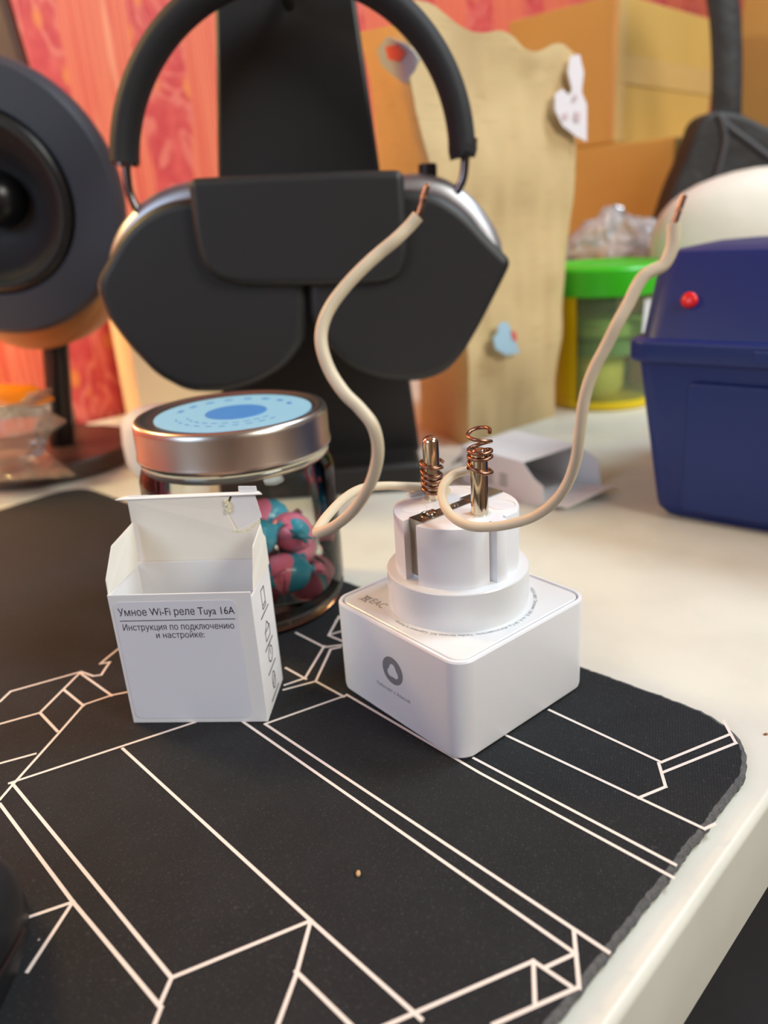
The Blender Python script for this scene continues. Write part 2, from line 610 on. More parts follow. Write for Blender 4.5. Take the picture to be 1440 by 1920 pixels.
STRIP_N = [0]
def strip(mb, pts, w, nrm, mi=0, h=0.00003):
    """flat printed line along a polyline, width w, lying on the plane with normal nrm"""
    pts = [V(p) for p in pts]
    nrm = V(nrm)
    for a, b in zip(pts[:-1], pts[1:]):
        d = (b - a).normalized()
        s_ = d.cross(nrm).normalized() * (w / 2)
        e = d * (w * 0.45)
        mb.add([a - s_ - e, b - s_ + e, b + s_ + e, a + s_ - e], [(0, 1, 2, 3)], mi)
        STRIP_N[0] += 1
        if mb.v:
            for q in mb.v[-4:]:
                q += nrm * (h + 0.0000012 * (STRIP_N[0] % 40))
    return mb

# ------------------------------------------------------------------ the room and the desk
E0 = V((0.0363, 0.0982, DESK_Z))
DE = V((0.7183, 0.6958, 0)).normalized()          # along the desk's front edge
NE = V((-DE.y, DE.x, 0))                          # from the front edge to the wall
UZ = V((0, 0, 1))
WALL_D = 0.572
FLOOR_Z, CEIL_Z = -0.75, 1.75
def rp(a, b, z):
    q = E0 + DE * a + NE * b
    return V((q.x, q.y, z))
def slab(name, o, ax, ay, az, m, loc=None):
    b = MB().box(o, ax, ay, az).build(name, m, loc=loc, smooth=0)
    b['kind'] = 'structure'
    return b
A0, A1, B0 = -1.7, 1.9, -1.9
slab('floor', rp(A0, B0, FLOOR_Z - 0.05), DE * (A1 - A0), NE * (WALL_D - B0), UZ * 0.05, 'floor')
slab('ceiling', rp(A0, B0, CEIL_Z), DE * (A1 - A0), NE * (WALL_D - B0), UZ * 0.05, 'ceiling')
slab('wall_left', rp(A0 - 0.05, B0, FLOOR_Z), DE * 0.05, NE * (WALL_D - B0), UZ * (CEIL_Z - FLOOR_Z), 'plaster')
slab('wall_right', rp(A1, B0, FLOOR_Z), DE * 0.05, NE * (WALL_D - B0), UZ * (CEIL_Z - FLOOR_Z), 'plaster')
slab('wall_front', rp(A0, B0 - 0.05, FLOOR_Z), DE * (A1 - A0), NE * 0.05, UZ * (CEIL_Z - FLOOR_Z), 'plaster')
# papered wall behind the desk: its local x runs along the wall so the bands of the paper follow it
WP = V((-0.25, 0.613, 0))
me = bpy.data.meshes.new('wall_back')
x0, x1 = (rp(A0, 0, 0) - WP).dot(DE), (rp(A1, 0, 0) - WP).dot(DE)
me.from_pydata([(x0, 0, FLOOR_Z), (x1, 0, FLOOR_Z), (x1, 0.05, FLOOR_Z), (x0, 0.05, FLOOR_Z),
                (x0, 0, CEIL_Z), (x1, 0, CEIL_Z), (x1, 0.05, CEIL_Z), (x0, 0.05, CEIL_Z)], [],
               [(3, 2, 1, 0), (4, 5, 6, 7), (0, 1, 5, 4), (1, 2, 6, 5), (2, 3, 7, 6), (3, 0, 4, 7)])
me.materials.append(M['wallpaper'])
wall_back = bpy.data.objects.new('wall_back', me)
COL.objects.link(wall_back)
k = (WP - rp(0, WALL_D, 0)).dot(NE)
wall_back.location = (WP - NE * k).to_tuple()
wall_back.rotation_euler = (0, 0, math.atan2(DE.y, DE.x))
wall_back['kind'] = 'structure'

desk = thing('desk', 'white laminate desk with a thick squared front edge carrying everything in the picture', 'desk', rp(0.3, 0.3, FLOOR_Z))
prof = []
rr = 0.0022
for (cy, cz, a0) in ((rr, -rr, 180), ):
    for i in range(7):
        a = R(180 - i * 15)
        prof.append((cy + rr * math.cos(a), cz + rr * math.sin(a)))
TH = 0.036
prof = [(0.0, -TH)] + prof + [(0.566, 0.0), (0.566, -TH)]
l0 = [E0 + DE * -0.75 + NE * y + UZ * z for y, z in prof]
MB().loft([[q + DE * 0 for q in l0], [q + DE * 1.75 for q in l0]]).build('tabletop', 'desk', desk, smooth=30)
for a in (-0.70, 0.92):
    for b in (0.03, 0.49):
        MB().box(rp(a, b, FLOOR_Z), DE * 0.05, NE * 0.05, UZ * (DESK_Z - TH - FLOOR_Z)).build('leg', 'desk', desk, smooth=0)

# ------------------------------------------------------------------ desk mat with printed lines
C0, C1 = gr(642, 1088, 0), gr(1089, 1250, 0)
MD = (C1 - C0).normalized()                       # along the back edge, to the right
M2 = (gr(1060, 1880, 0) - gr(1240, 1650, 0)).normalized()  # along the right edge, towards the viewer
def isect(p, d, q, e):
    den = d.x * e.y - d.y * e.x
    t = ((q.x - p.x) * e.y - (q.y - p.y) * e.x) / den
    return p + d * t
right_pt = gr(1240, 1650, 0)
c_br = isect(C0, MD, right_pt, M2)
lf = gr(0, 955, 0)
lf2 = gr(160, 905, 0)
c_bl = isect(C0, MD, lf, (lf2 - lf).normalized())
c_fl = c_bl - (lf2 - lf).normalized() * 0.40
c_fr = c_br + M2 * 0.34
out = round_poly([c_bl, c_br, c_fr, c_fl], [0.02, 0.027, 0.02, 0.02], 14)
dense = []
for i in range(len(out)):
    a, b = out[i], out[(i + 1) % len(out)]
    n = max(1, int((b - a).length / 0.0012))
    for j in range(n):
        dense.append(a + (b - a) * (j / n))
cen = sum(dense, V((0, 0, 0))) / len(dense)
def edge_loop(z, off, jit):
    lp = []
    n = len(dense)
    for i, p in enumerate(dense):
        t = (dense[(i + 1) % n] - dense[i - 1]).normalized()
        nr = V((t.y, -t.x, 0))
        if nr.dot(p - cen) < 0:
            nr = -nr
        w = mnoise.noise(p * 160) * 0.0003 + mnoise.noise(p * 900) * jit
        lp.append(V((p.x, p.y, 0)) + nr * (off + w) + UZ * z)
    return lp
dm = MB()
loops = [edge_loop(-0.00295, -0.0004, 0.0003), edge_loop(-0.0022, 0.0006, 0.0005), edge_loop(-0.0012, 0.0008, 0.0005), edge_loop(-0.0003, 0.0004, 0.0004), edge_loop(0.0, -0.0006, 0.0004)]
a_ = (c_br - c_bl).cross(c_fr - c_br).z
dm.loft(loops, 2, True, False)
dm.add(loops[-1], [tuple(range(len(dense)))], 0)
def inside(p):
    return True
LINES = [
    ([(497, 1358), (1141, 1786)], 0), ([(456, 1354), (1075, 1786)], 0), ([(497, 1358), (650, 1304)], 0),
    ([(18, 1469), (380, 1350)], 0), ([(650, 1303), (900, 1450), (1262, 1646)], 0),
    ([(888, 1422), (1266, 1622)], 0), ([(230, 1404), (583, 1727), (790, 1912)], 0), ([(22, 1468), (322, 1834)], 0),
    ([(0, 1508), (137, 1692), (302, 1890), (285, 1935)], 0), ([(0, 1500), (24, 1472), (108, 1378), (157, 1322), (210, 1304), (250, 1296)], 0),
    ([(322, 1834), (583, 1727)], 0), ([(322, 1834), (300, 1884)], 0), ([(583, 1727), (555, 1830), (520, 1925)], 0),
    ([(137, 1692), (26, 1730)], 0), ([(137, 1692), (52, 1822)], 0), ([(555, 1822), (660, 1925)], 0),
    ([(660, 1952), (785, 1897), (1000, 1803)], 0), ([(1000, 1803), (1003, 1883)], 0), ([(1000, 1803), (1070, 1850)], 0),
    ([(1000, 1812), (900, 1790)], -1),
    ([(925, 1922), (1082, 1853)], 0), ([(1076, 1746), (1086, 1853)], 0), ([(1020, 1816), (1080, 1788)], 0),
    ([(950, 1380), (1321, 1555), (1340, 1546)], 0), ([(1030, 1332), (1240, 1430)], 0),
    ([(1235, 1432), (1248, 1476), (1197, 1497)], 0), ([(1240, 1430), (1370, 1377)], 0), ([(1243, 1449), (1380, 1394)], 0),
    ([(1357, 1352), (1370, 1377), (1380, 1394)], 0),
    ([(0, 1315), (20, 1297), (152, 1260), (205, 1215), (218, 1216)], -1),
    ([(0, 1316), (20, 1297), (152, 1260)], 0), ([(152, 1260), (175, 1268), (190, 1266), (197, 1255), (206, 1242), (188, 1245), (202, 1233), (240, 1203)], 0),
    ([(152, 1260), (75, 1337), (0, 1358)], 0), ([(75, 1337), (108, 1372)], 0), ([(119, 1293), (157, 1324)], 0), ([(150, 1262), (210, 1305)], 0),
    ([(66, 1414), (0, 1432)], 0),
    ([(524, 1352 - 0), (590, 1325), (640, 1305)], -1),
    ([(555, 1187), (608, 1214), (640, 1210)], 0), ([(608, 1212), (572, 1272), (534, 1285)], 0), ([(638, 1214), (620, 1218), (592, 1278), (532, 1294)], 0),
    ([(536, 1253), (574, 1274)], 0), ([(592, 1278), (645, 1307)], 0), ([(636, 1156), (616, 1192), (650, 1206)], 0), ([(630, 1165), (645, 1150)], 0), ([(620, 1190), (648, 1182)], 0),
]
for pts, fl in LINES:
    if fl == -1:
        continue
    strip(dm, [gr(u, v, 0) for u, v in pts], 0.00085, UZ, 1, 0.00012)
dmo = dm.build('desk_mat', ['cloth', 'print', 'felt'], loc=tuple(V((cen.x, cen.y, -0.003))), smooth=30)
tag(dmo, 'black cloth desk mat with ivory geometric lines and a frayed edge', 'desk mat')

# crumbs
def pebble(name, c, r, m, label, sq=(1, 1, 1)):
    c = V(c)
    mb = MB()
    prof = [(math.sin(t * math.pi / 8), -math.cos(t * math.pi / 8)) for t in range(9)]
    loops = []
    for a, h in prof:
        lp = []
        for k in range(12):
            q = V((a * math.cos(k * math.pi / 6) * sq[0], a * math.sin(k * math.pi / 6) * sq[1], h * sq[2]))
            q *= r * (1 + 0.25 * mnoise.noise(q * 2.3 + V((5, 1, c.x * 900))))
            lp.append(c + q + UZ * (r * sq[2]))
        loops.append(lp)
    mb.loft(loops)
    return tag(mb.build(name, m, smooth=80), label, 'crumb')
pebble('crumb', gr(672, 1641, 0), 0.00072, 'crumb', 'tiny tan seed-like crumb lying alone on the black mat', (0.75, 1.2, 0.7))
pebble('crumb', gr(1436, 1378, DESK_Z), 0.0005, 'crumb_br', 'tiny brown crumb on the bare white desk beside the mat corner', (1.2, 0.8, 0.6))

# ------------------------------------------------------------------ the smart plug, lying prongs up
PC = V((0.02062, 0.20641, 0.0))
yaw = R(38.745)
LX, LY = V((math.cos(yaw), math.sin(yaw), 0)), V((-math.sin(yaw), math.cos(yaw), 0))
def pp(x, y, z):
    return PC + LX * x + LY * y + UZ * z
SA, HB, RC, HC, RB, HT = 0.0274, 0.0310, 0.02086, 0.0114, 0.0180, 0.0179
plug = thing('smart_plug', 'white cube-shaped smart plug lying on the mat with its two round prongs pointing up', 'plug', PC)
def rsq(h, r, z, seg=8):
    lp = []
    for sx, sy, a0 in ((1, 1, 0), (-1, 1, 90), (-1, -1, 180), (1, -1, 270)):
        for k in range(seg + 1):
            a = R(a0 + 90 * k / seg)
            lp.append(pp(sx * (h - r) + r * math.cos(a), sy * (h - r) + r * math.sin(a), z))
    return lp
CR = 0.0056
base = MB()
base.loft([rsq(SA - 0.0022, CR - 0.0022, 0.0002), rsq(SA - 0.0009, CR - 0.0009, 0.0003), rsq(SA - 0.0002, CR - 0.0002, 0.0011), rsq(SA, CR, 0.0020), rsq(SA, CR, HB - 0.0006),
           rsq(SA - 0.0003, CR - 0.0003, HB - 0.0001), rsq(SA - 0.0006, CR - 0.0006, HB), rsq(SA - 0.0011, CR - 0.0011, HB), rsq(SA - 0.0012, CR - 0.0012, HB - 0.0012)])
base.build('housing', 'plug', plug, smooth=25)
MB().loft([rsq(SA - 0.0018, CR - 0.0018, HB - 0.0011), rsq(SA - 0.0018, CR - 0.0018, HB - 0.0003), rsq(SA - 0.0021, CR - 0.0021, HB - 0.0001)]).build('face_plate', 'plug_gloss', plug, smooth=25)
ZC = HB + HC
MB().lathe(pp(0, 0, 0), [(RC, HB - 0.0004), (RC, ZC - 0.0004), (RC - 0.0002, ZC - 0.0001), (RC - 0.0005, ZC)], 96, ax=(LX, LY, UZ)).build('collar', 'plug_gloss', plug, smooth=30)
# plug insert: round body with two earthing slots, two flats and a key rib on each flat
ZT = ZC + HT
half = []
fy = 0.0160
fx = math.sqrt(RB ** 2 - fy ** 2)
def arc(a, b, n):
    return [(RB * math.cos(R(a + (b - a) * k / n)), RB * math.sin(R(a + (b - a) * k / n))) for k in range(n + 1)]
sl = 0.0026
a_s = math.degrees(math.asin(sl / RB))
a_f = math.degrees(math.atan2(fy, fx))
outl = []
q1 = [(RB - 0.0030, sl)] + arc(a_s, a_f, 12) + [(0.0034, fy), (0.0031, fy - 0.0008), (0.0023, fy - 0.0008), (0.0021, fy + 0.0016), (0.0017, fy + 0.0019), (0.0, fy + 0.0020)]
q2 = [(-x, y) for x, y in reversed(q1[:-1])]
outl = q1 + q2
outl += [(-x, -y) for x, y in outl]
body = MB()
def ins(z, k):
    return [pp(x * k, y * k, z) for x, y in outl]
body.loft([ins(ZC - 0.0002, 1), ins(ZT - 0.0004, 1), ins(ZT - 0.0001, 0.992), ins(ZT, 0.982)])
body.build('plug_body', 'plug', plug, smooth=35)
PIN_OFF = 0.0095
for sg in (-1, 1):
    b = pp(0, sg * PIN_OFF, ZT)
    p_ = MB().lathe(b, [(0.0024, -0.004), (0.0024, 0.0172), (0.00235, 0.0177), (0.0021, 0.0183), (0.0016, 0.0188), (0.0009, 0.01905), (0.0001, 0.0191)], 32).build('pin', 'pin', plug, smooth=50)
    MB().lathe(b, [(0.0024, 0.0), (0.0032, 0.0), (0.0032, 0.00012), (0.0024, 0.00012)], 32, cap0=False, cap1=False).build('pin_seat', 'plug_gloss', plug, smooth=30)
# raised key on the far side, shallow moulded circles
MB().prism([pp(-0.0042, 0.0150, ZT - 0.0002), pp(0.0030, 0.0150, ZT - 0.0002), pp(0.0024, 0.0172, ZT - 0.0002), pp(-0.0036, 0.0172, ZT - 0.0002)], UZ * 0.0014).build('key_ridge', 'plug', plug, smooth=0, bevel=(0.0004, 3))
for x, y in ((0.0092, -0.0094), (-0.0092, 0.0076), (0.0092, 0.0080)):
    MB().lathe(pp(x, y, ZT), [(0.0037, -0.0001), (0.0037, 0.00009), (0.0039, 0.00009), (0.0040, -0.0001)], 40, cap0=False, cap1=False).build('moulded_circle', 'plug_gloss', plug, smooth=0)
# earthing contact
es = MB()
wz = 0.00275
th = 0.0005
def esb(xa, xb, w, za, zb):
    es.box(pp(xa, -w, za), LX * (xb - xa), LY * (2 * w), UZ * (zb - za))
for sg in (-1, 1):
    if sg < 0:
        esb(-RB + 0.0024, -RB + 0.0029, 0.0024, ZC + 0.0012, ZT + 0.0004)
        esb(-RB + 0.0024, -0.0066, wz, ZT - 0.0001, ZT + 0.0004)
    else:
        esb(RB - 0.0029, RB - 0.0024, 0.0024, ZC + 0.0012, ZT + 0.0005)
        esb(0.0046, RB - 0.0010, wz, ZT + 0.0001, ZT + 0.0006)
esb(-0.0068, 0.0048, 0.0017, ZT - 0.0001, ZT + 0.00028)
eo = es.build('earth_contact', 'strip', plug, smooth=0, bevel=(0.00012, 2))
HOLE = pp(-0.0103, 0.0001, ZT + 0.0004)
MB().lathe(HOLE, [(0.0026, 0.0), (0.00255, 0.0002), (0.0022, 0.00022), (0.0020, 0.00003)], 40, cap0=False, cap1=False).build('contact_eyelet', 'strip', eo, smooth=50)
MB().lathe(HOLE, [(0.0020, 0.0), (0.0019, 0.00003), (0.0001, 0.00003)], 40, cap0=False).build('hole_dark_disc', 'black_gloss', eo, smooth=50)  # flat dark disc painted in for the shade inside the eyelet
MB().lathe(HOLE + LX * 0.0004, [(0.0012, 0.00002), (0.0010, 0.0004), (0.0005, 0.0006), (0.00005, 0.00065)], 24, cap0=False).build('rivet', 'strip', eo, smooth=60)
MB().lathe(pp(0.0002, 0, ZT + 0.00028), [(0.0010, 0.0), (0.0010, 0.0003), (0.0006, 0.0003), (0.0006, 0.0)], 24, cap0=False, cap1=False).build('contact_eyelet', 'strip', eo, smooth=50)
# marks: ring emblem and words on the left face, crossed bin and EAC on the plate, text round the collar
Lp = pp(-SA, 0, 0)
ND = -LX
lc = onp(736, 1258, Lp, ND)
lg = MB()
ro, n = 0.0044, 64
outer, inner = [], []
for k in range(n):
    a = 2 * math.pi * k / n
    outer.append(lc - LY * (ro * math.cos(a)) + UZ * (ro * math.sin(a)))
    rt = 0.00215 * (1 + 0.17 * math.cos(3 * (a - math.pi / 2)))
    inner.append(lc - LY * (rt * math.cos(a)) + UZ * (rt * math.sin(a) - 0.0003))
lg.add(outer + inner, [(i, (i + 1) % n, n + (i + 1) % n, n + i) for i in range(n)])
for q in lg.v:
    q += ND * 0.00004
lg.build('emblem', 'grey_print', plug, smooth=0)
tx = MB()
t0 = onp(707, 1281, Lp, ND)
t1 = onp(769, 1319, Lp, ND)
tl = (t1 - t0).dot(-LY)
add_text(tx, 'Работает с Алисой', 0.0016, t0 + ND * 0.00004, -LY, UZ, abs(tl), 'L', 0, 0.012)
tx.build('printed_words', 'grey_print', plug, smooth=0)
tx = MB()
zt = HB - 0.0001 + 0.00004
q0 = gr(673, 1120, zt)
dirx = -LY
diry = LX
eo2 = gr(690, 1128, zt)
add_text(tx, 'EAC', 0.0042, eo2, dirx, diry, 0.0062, 'L', 0, 0.012)
bw = gr(672, 1123, zt)
def bp_(x, y):
    return bw + dirx * x + diry * y
for seg in ([(0, 0), (0.0032, 0.0034)], [(0, 0.0034), (0.0032, 0)], [(0.0006, 0.0028), (0.0010, 0.0003), (0.0022, 0.0003), (0.0026, 0.0028), (0.0006, 0.0028)], [(0.0004, 0.0030), (0.0028, 0.0030)]):
    strip(tx, [bp_(*s_) for s_ in seg], 0.00022, UZ, 0, 0.0)
tx.build('approval_marks', 'grey_print', plug, smooth=0)
tx = MB()
vs_, fs_, w_ = text_mesh('YNDX-0007. Питание: 230 В, 16 А, 50 Гц. Изготовитель: Yandex Services AG. Сделано в Китае', 0.00150, 0.016)
rad = RC + 0.0013
aa0 = math.atan2(*reversed([(gr(1004, 1100, zt) - PC).dot(LX), (gr(1004, 1100, zt) - PC).dot(LY)]))
aa1 = math.atan2(*reversed([(gr(745, 1163, zt) - PC).dot(LX), (gr(745, 1163, zt) - PC).dot(LY)]))
while aa1 > aa0:
    aa1 -= 2 * math.pi
span = aa0 - aa1
tx.add([pp((rad + y) * math.cos(aa0 - x / w_ * span), (rad + y) * math.sin(aa0 - x / w_ * span), zt) for x, y in vs_], fs_)
tx.build('rating_text', 'grey_print', plug, smooth=0)

# ------------------------------------------------------------------ the two wires twisted round the prongs
PB = {1: pp(0, PIN_OFF, ZT), -1: pp(0, -PIN_OFF, ZT)}
def coil(center, spec):
    """spec: (angle in degrees, radius, height) in mm; eased between the given points"""
    pts = []
    for (a0, r0, h0_), (a1, r1, h1_) in zip(spec[:-1], spec[1:]):
        n_ = max(2, int(abs(a1 - a0) / 15))
        for i in range(n_):
            q = i / n_
            a = R(a0 + (a1 - a0) * q)
            r_, h_ = (r0 + (r1 - r0) * q) / 1000, (h0_ + (h1_ - h0_) * q) / 1000
            pts.append(center + V((math.cos(a) * r_, math.sin(a) * r_, h_)))
    for _ in range(3):
        pts = [pts[0]] + [(pts[i - 1] + pts[i] * 2 + pts[i + 1]) / 4 for i in range(1, len(pts) - 1)] + [pts[-1]]
    return pts
INS = 0.00128
left_pts = [at(838, 921, .2130), at(828, 913, .2175), at(808, 913, .2185), at(775, 912, .2175), at(720, 911, .2140), at(678, 916, .207), at(645, 935, .197), at(614, 967, .185), at(598, 990, .177),
            at(595, 998, .1735), at(604, 997, .170), at(632, 983, .166), at(664, 955, .162), at(692, 912, .157), at(706, 870, .154), at(708, 832, .152), at(698, 796, .151),
            at(674, 765, .152), at(646, 737, .153), at(621, 700, .155), at(606, 662, .156), at(602, 630, .157), at(608, 600, .158), at(623, 570, .159), at(648, 537, .160), at(680, 503, .161),
            at(712, 474, .162), at(740, 451, .162), at(766, 426, .163), at(784, 405, .163)]
wire_l = thing('wire', 'cream insulated wire coiled in copper round the farther prong, bending out to the left', 'wire', PB[1], 'wires on the plug prongs')
MB().tube(smooth_path(left_pts, 10), INS, 16).build('insulation', 'insul', wire_l, smooth=60)
MB().tube(smooth_path([at(782, 408, .163), at(788, 395, .163), at(793, 375, .1632), at(799, 355, .1634), at(803, 343, .1635)], 6), [0.0006] * 12 + [0.0007] * 2 + [0.0006] * 8 + [0.0005, 0.0004, 0.0002], 10).build('bare_tip', 'copper', wire_l, smooth=60)
lc_pts = coil(PB[1], [(10, 3.3, 2.7), (-90, 3.0, 2.3), (-180, 3.0, 3.4), (-270, 3.0, 4.0), (-360, 3.0, 4.2), (-450, 3.0, 4.0), (-540, 3.0, 5.3), (-630, 3.0, 5.8), (-720, 3.0, 5.9), (-810, 3.0, 5.7),
                      (-900, 3.0, 7.0), (-990, 3.0, 7.4), (-1080, 3.0, 7.3), (-1170, 3.0, 7.3), (-1260, 3.1, 8.7), (-1350, 3.1, 9.3), (-1440, 3.2, 9.5), (-1530, 3.2, 10.2), (-1620, 3.3, 11.2), (-1710, 3.2, 11.3), (-1785, 3.3, 11.4), (-1812, 3.6, 10.5)])
MB().tube([at(836, 920, .2135)] + lc_pts, 0.00052, 10).build('copper_coil', 'copper', wire_l, smooth=60)

right_pts = [at(890, 881, .2035), at(868, 884, .2035), at(848, 892, .2015), at(833, 908, .199), at(829, 930, .195), at(837, 955, .1905), at(856, 975, .186), at(885, 987, .182), at(920, 988, .180), at(960, 982, .178),
             at(1000, 969, .176), at(1035, 945, .173), at(1062, 910, .169), at(1079, 865, .165), at(1086, 820, .162), at(1092, 770, .160), at(1100, 730, .159), at(1115, 690, .158), at(1136, 650, .157), at(1158, 606, .156),
             at(1178, 570, .156), at(1194, 537, .156), at(1208, 517, .156), at(1224, 507, .156), at(1242, 498, .156), at(1254, 480, .156), at(1262, 455, .156), at(1264, 418, .156)]
wire_r = thing('wire', 'cream insulated wire looped in copper round the nearer prong, rising to the right', 'wire', PB[-1], 'wires on the plug prongs')
MB().tube(smooth_path(right_pts, 10), INS, 16).build('insulation', 'insul', wire_r, smooth=60)
MB().tube(smooth_path([at(1263, 424, .156), at(1269, 405, .156), at(1275, 388, .1562), at(1283, 366, .1564)], 6), [0.00058] * 9 + [0.0007] + [0.00058] * 9, 10).build('bare_tip', 'copper', wire_r, smooth=60)
rc_pts = coil(PB[-1] + LX * 0.0004, [(165, 3.2, 13.2), (90, 3.1, 12.4), (0, 3.3, 11.9), (-90, 3.3, 12.6), (-180, 3.2, 14.7), (-270, 3.1, 15.8), (-360, 3.3, 16.6), (-450, 3.3, 16.3), (-540, 3.2, 16.6), (-630, 3.1, 17.2), (-720, 3.3, 18.2),
                      (-810, 3.3, 18.0), (-900, 3.2, 18.3), (-990, 3.0, 18.9), (-1080, 3.2, 20.6), (-1170, 3.3, 21.8), (-1260, 3.3, 22.4), (-1350, 3.3, 23.7), (-1430, 3.1, 23.9), (-1478, 2.6, 23.0)])
MB().tube([at(886, 882, .2035)] + rc_pts, 0.00054, 10).build('copper_coil', 'copper', wire_r, smooth=60)

# ------------------------------------------------------------------ the open carton on the mat
def carton(A, FD, FN, w, d, h, name, label, upright=True):
    pass
KA = gr(250.8, 1356, 0)
KB = gr(503, 1354, 0)
FD = (KB - KA).normalized()
FN = V((-FD.y, FD.x, 0))
KW, KD, KH, KT = (KB - KA).length, 0.0228, 0.0434, 0.0005
def kp(x, y, z):
    return KA + FD * x + FN * y + UZ * z
ctn = thing('carton', 'small open white carton standing on the mat, printed label on its front', 'carton', kp(KW / 2, KD / 2, 0))
cb = MB()
cb.box(kp(0, 0, 0.0001), FD * KW, FN * KT, UZ * KH)
cb.box(kp(0, KD - KT, 0.0001), FD * KW, FN * KT, UZ * KH)
cb.box(kp(0, KT, 0.0001), FD * KT, FN * (KD - 2 * KT), UZ * (KH - 0.0004))
cb.box(kp(KW - KT, KT, 0.0001), FD * KT, FN * (KD - 2 * KT), UZ * (KH - 0.0018))
cb.box(kp(KT, KT, 0.0001), FD * (KW - 2 * KT), FN * (KD - 2 * KT), UZ * KT)
cb.build('box_body', 'paper', ctn, smooth=0, bevel=(0.0002, 2))
# side dust flaps, standing up and tipping outwards a little
def flap(name, pts, ext, m='paper_in', bev=0.00015):
    return MB().prism(pts, ext).build(name, m, ctn, smooth=0, bevel=(bev, 2))
h0 = KH - 0.0003
flap('dust_flap', [kp(0.0, 0.0006, h0), kp(-0.0002, 0.0014, h0 + 0.0045), kp(0.0002, 0.0080, h0 + 0.0122), kp(0.0014, 0.0218, h0 + 0.0138), kp(0.0012, 0.0212, h0)], FD * 0.00035)
h1 = KH - 0.0017
flap('dust_flap', [kp(KW - 0.0004, 0.0036, h1), kp(KW - 0.0006, 0.0066, h1 + 0.0048), kp(KW - 0.0005, 0.0072, h1 + 0.0068), kp(KW - 0.0006, 0.0096, h1 + 0.0114), kp(KW - 0.0003, 0.0200, h1 + 0.0142), kp(KW - 0.0002, 0.0208, h1 + 0.0108), kp(KW, 0.0224, h1 + 0.0090), kp(KW, 0.0226, h1)], FD * 0.00035)
# lid rising from the back wall, with a torn corner and its tuck flap folded away
zl = KH + 0.0203
lid = MB()
lid_pts = [kp(0.0008, KD, KH), kp(0.0006, KD + 0.0004, zl), kp(0.0322, KD + 0.0004, zl), kp(0.0305, KD + 0.0004, zl - 0.0044), kp(0.0330, KD, zl - 0.0105), kp(0.0372, KD, zl - 0.0088), kp(0.0408, KD, zl - 0.0074), kp(0.0398, KD, KH)]
flap('lid', lid_pts, FN * 0.00045)
flap('torn_layer', [kp(0.0302, KD + 0.0009, zl - 0.0052), kp(0.0330, KD + 0.0009, zl), kp(0.0400, KD + 0.0009, zl), kp(0.0412, KD + 0.0009, zl - 0.0070), kp(0.0370, KD + 0.0009, zl - 0.0110), kp(0.0325, KD + 0.0009, zl - 0.0112)], FN * 0.0003, 'paper')
tb = MB()
for i in range(8):
    q = i / 7
    x = 0.0304 + 0.0022 * math.sin(q * 2.1)
    tb.box(kp(0.0306 + 0.0004 * math.sin(i * 2.3) + 0.0012 * q * (1 - q) * 2, KD - 0.0001, zl - 0.0016 - 0.0036 * q), FD * 0.0009, FN * 0.0004, UZ * 0.0007)
for i in range(12):
    q = i / 11
    tb.box(kp(0.0322 + 0.0078 * q, KD - 0.0001, zl - 0.0112 + 0.0032 * q * q - 0.0006 * math.sin(q * 3.1)), FD * 0.0008, FN * 0.0004, UZ * 0.0006)
tb.build('torn_edge', 'torn', ctn, smooth=0)
flap('tuck_flap', [kp(-0.0030, KD + 0.0002, zl), kp(0.0424, KD + 0.0002, zl + 0.0003), kp(0.0410, KD + 0.0022, zl + 0.0005), kp(-0.0010, KD + 0.0026, zl + 0.0002)], UZ * 0.00045, 'paper')
flap('tuck_tab', [kp(0.0348, KD + 0.0016, zl - 0.0002), kp(0.0406, KD + 0.0016, zl - 0.0002), kp(0.0404, KD + 0.0016, zl + 0.0026), kp(0.0350, KD + 0.0016, zl + 0.0028)], FN * 0.0004, 'paper')
flap('tuck_tab', [kp(0.0006, KD + 0.0016, zl - 0.0002), kp(0.0076, KD + 0.0016, zl - 0.0002), kp(0.0070, KD + 0.0016, zl + 0.0010), kp(0.0010, KD + 0.0016, zl + 0.0010)], FN * 0.0004, 'paper')
# label on the front and its printed words
def kf(u, v):
    return onp(u, v, kp(0, 0, 0), FN)
def kl(u, v):
    q = kf(u, v) - KA
    return q.dot(FD), q.z
sp = round_poly([kp(0.0012, 0, 0.0018), kp(KW - 0.0045, 0, 0.0018), kp(KW - 0.0045, 0, KH - 0.0022), kp(0.0012, 0, KH - 0.0022)], 0.0022, 6)
lab = MB().prism([p - FN * 0.00001 for p in sp], -FN * 0.00012).build('label', 'sticker', ctn, smooth=0)
lab['label'] = 'white printed label'
words = MB()
off = -FN * 0.00017
def line_txt(body, u0, v0, u1, v1, size):
    a, b = kf(u0, v0), kf(u1, v1)
    d = (b - a)
    ax = V((d.x, d.y, 0)).normalized()
    ax = FD
    add_text(words, body, size, a + off, ax, UZ, (b - a).dot(FD), 'L', 0, 0.004)
line_txt('Умное Wi-Fi реле Tuya 16A', 223, 1155, 440, 1145, 0.0034)
line_txt('Инструкция по подключению', 231, 1182, 439, 1172, 0.0029)
line_txt('и настройке:', 293, 1196, 384, 1192, 0.0028)
a, b = kf(226, 1164), kf(440, 1154)
strip(words, [a + off, V((b.x, b.y, a.z)) + off], 0.00022, -FN, 0, 0)
words.build('printed_words', 'dark_print', lab, smooth=0)
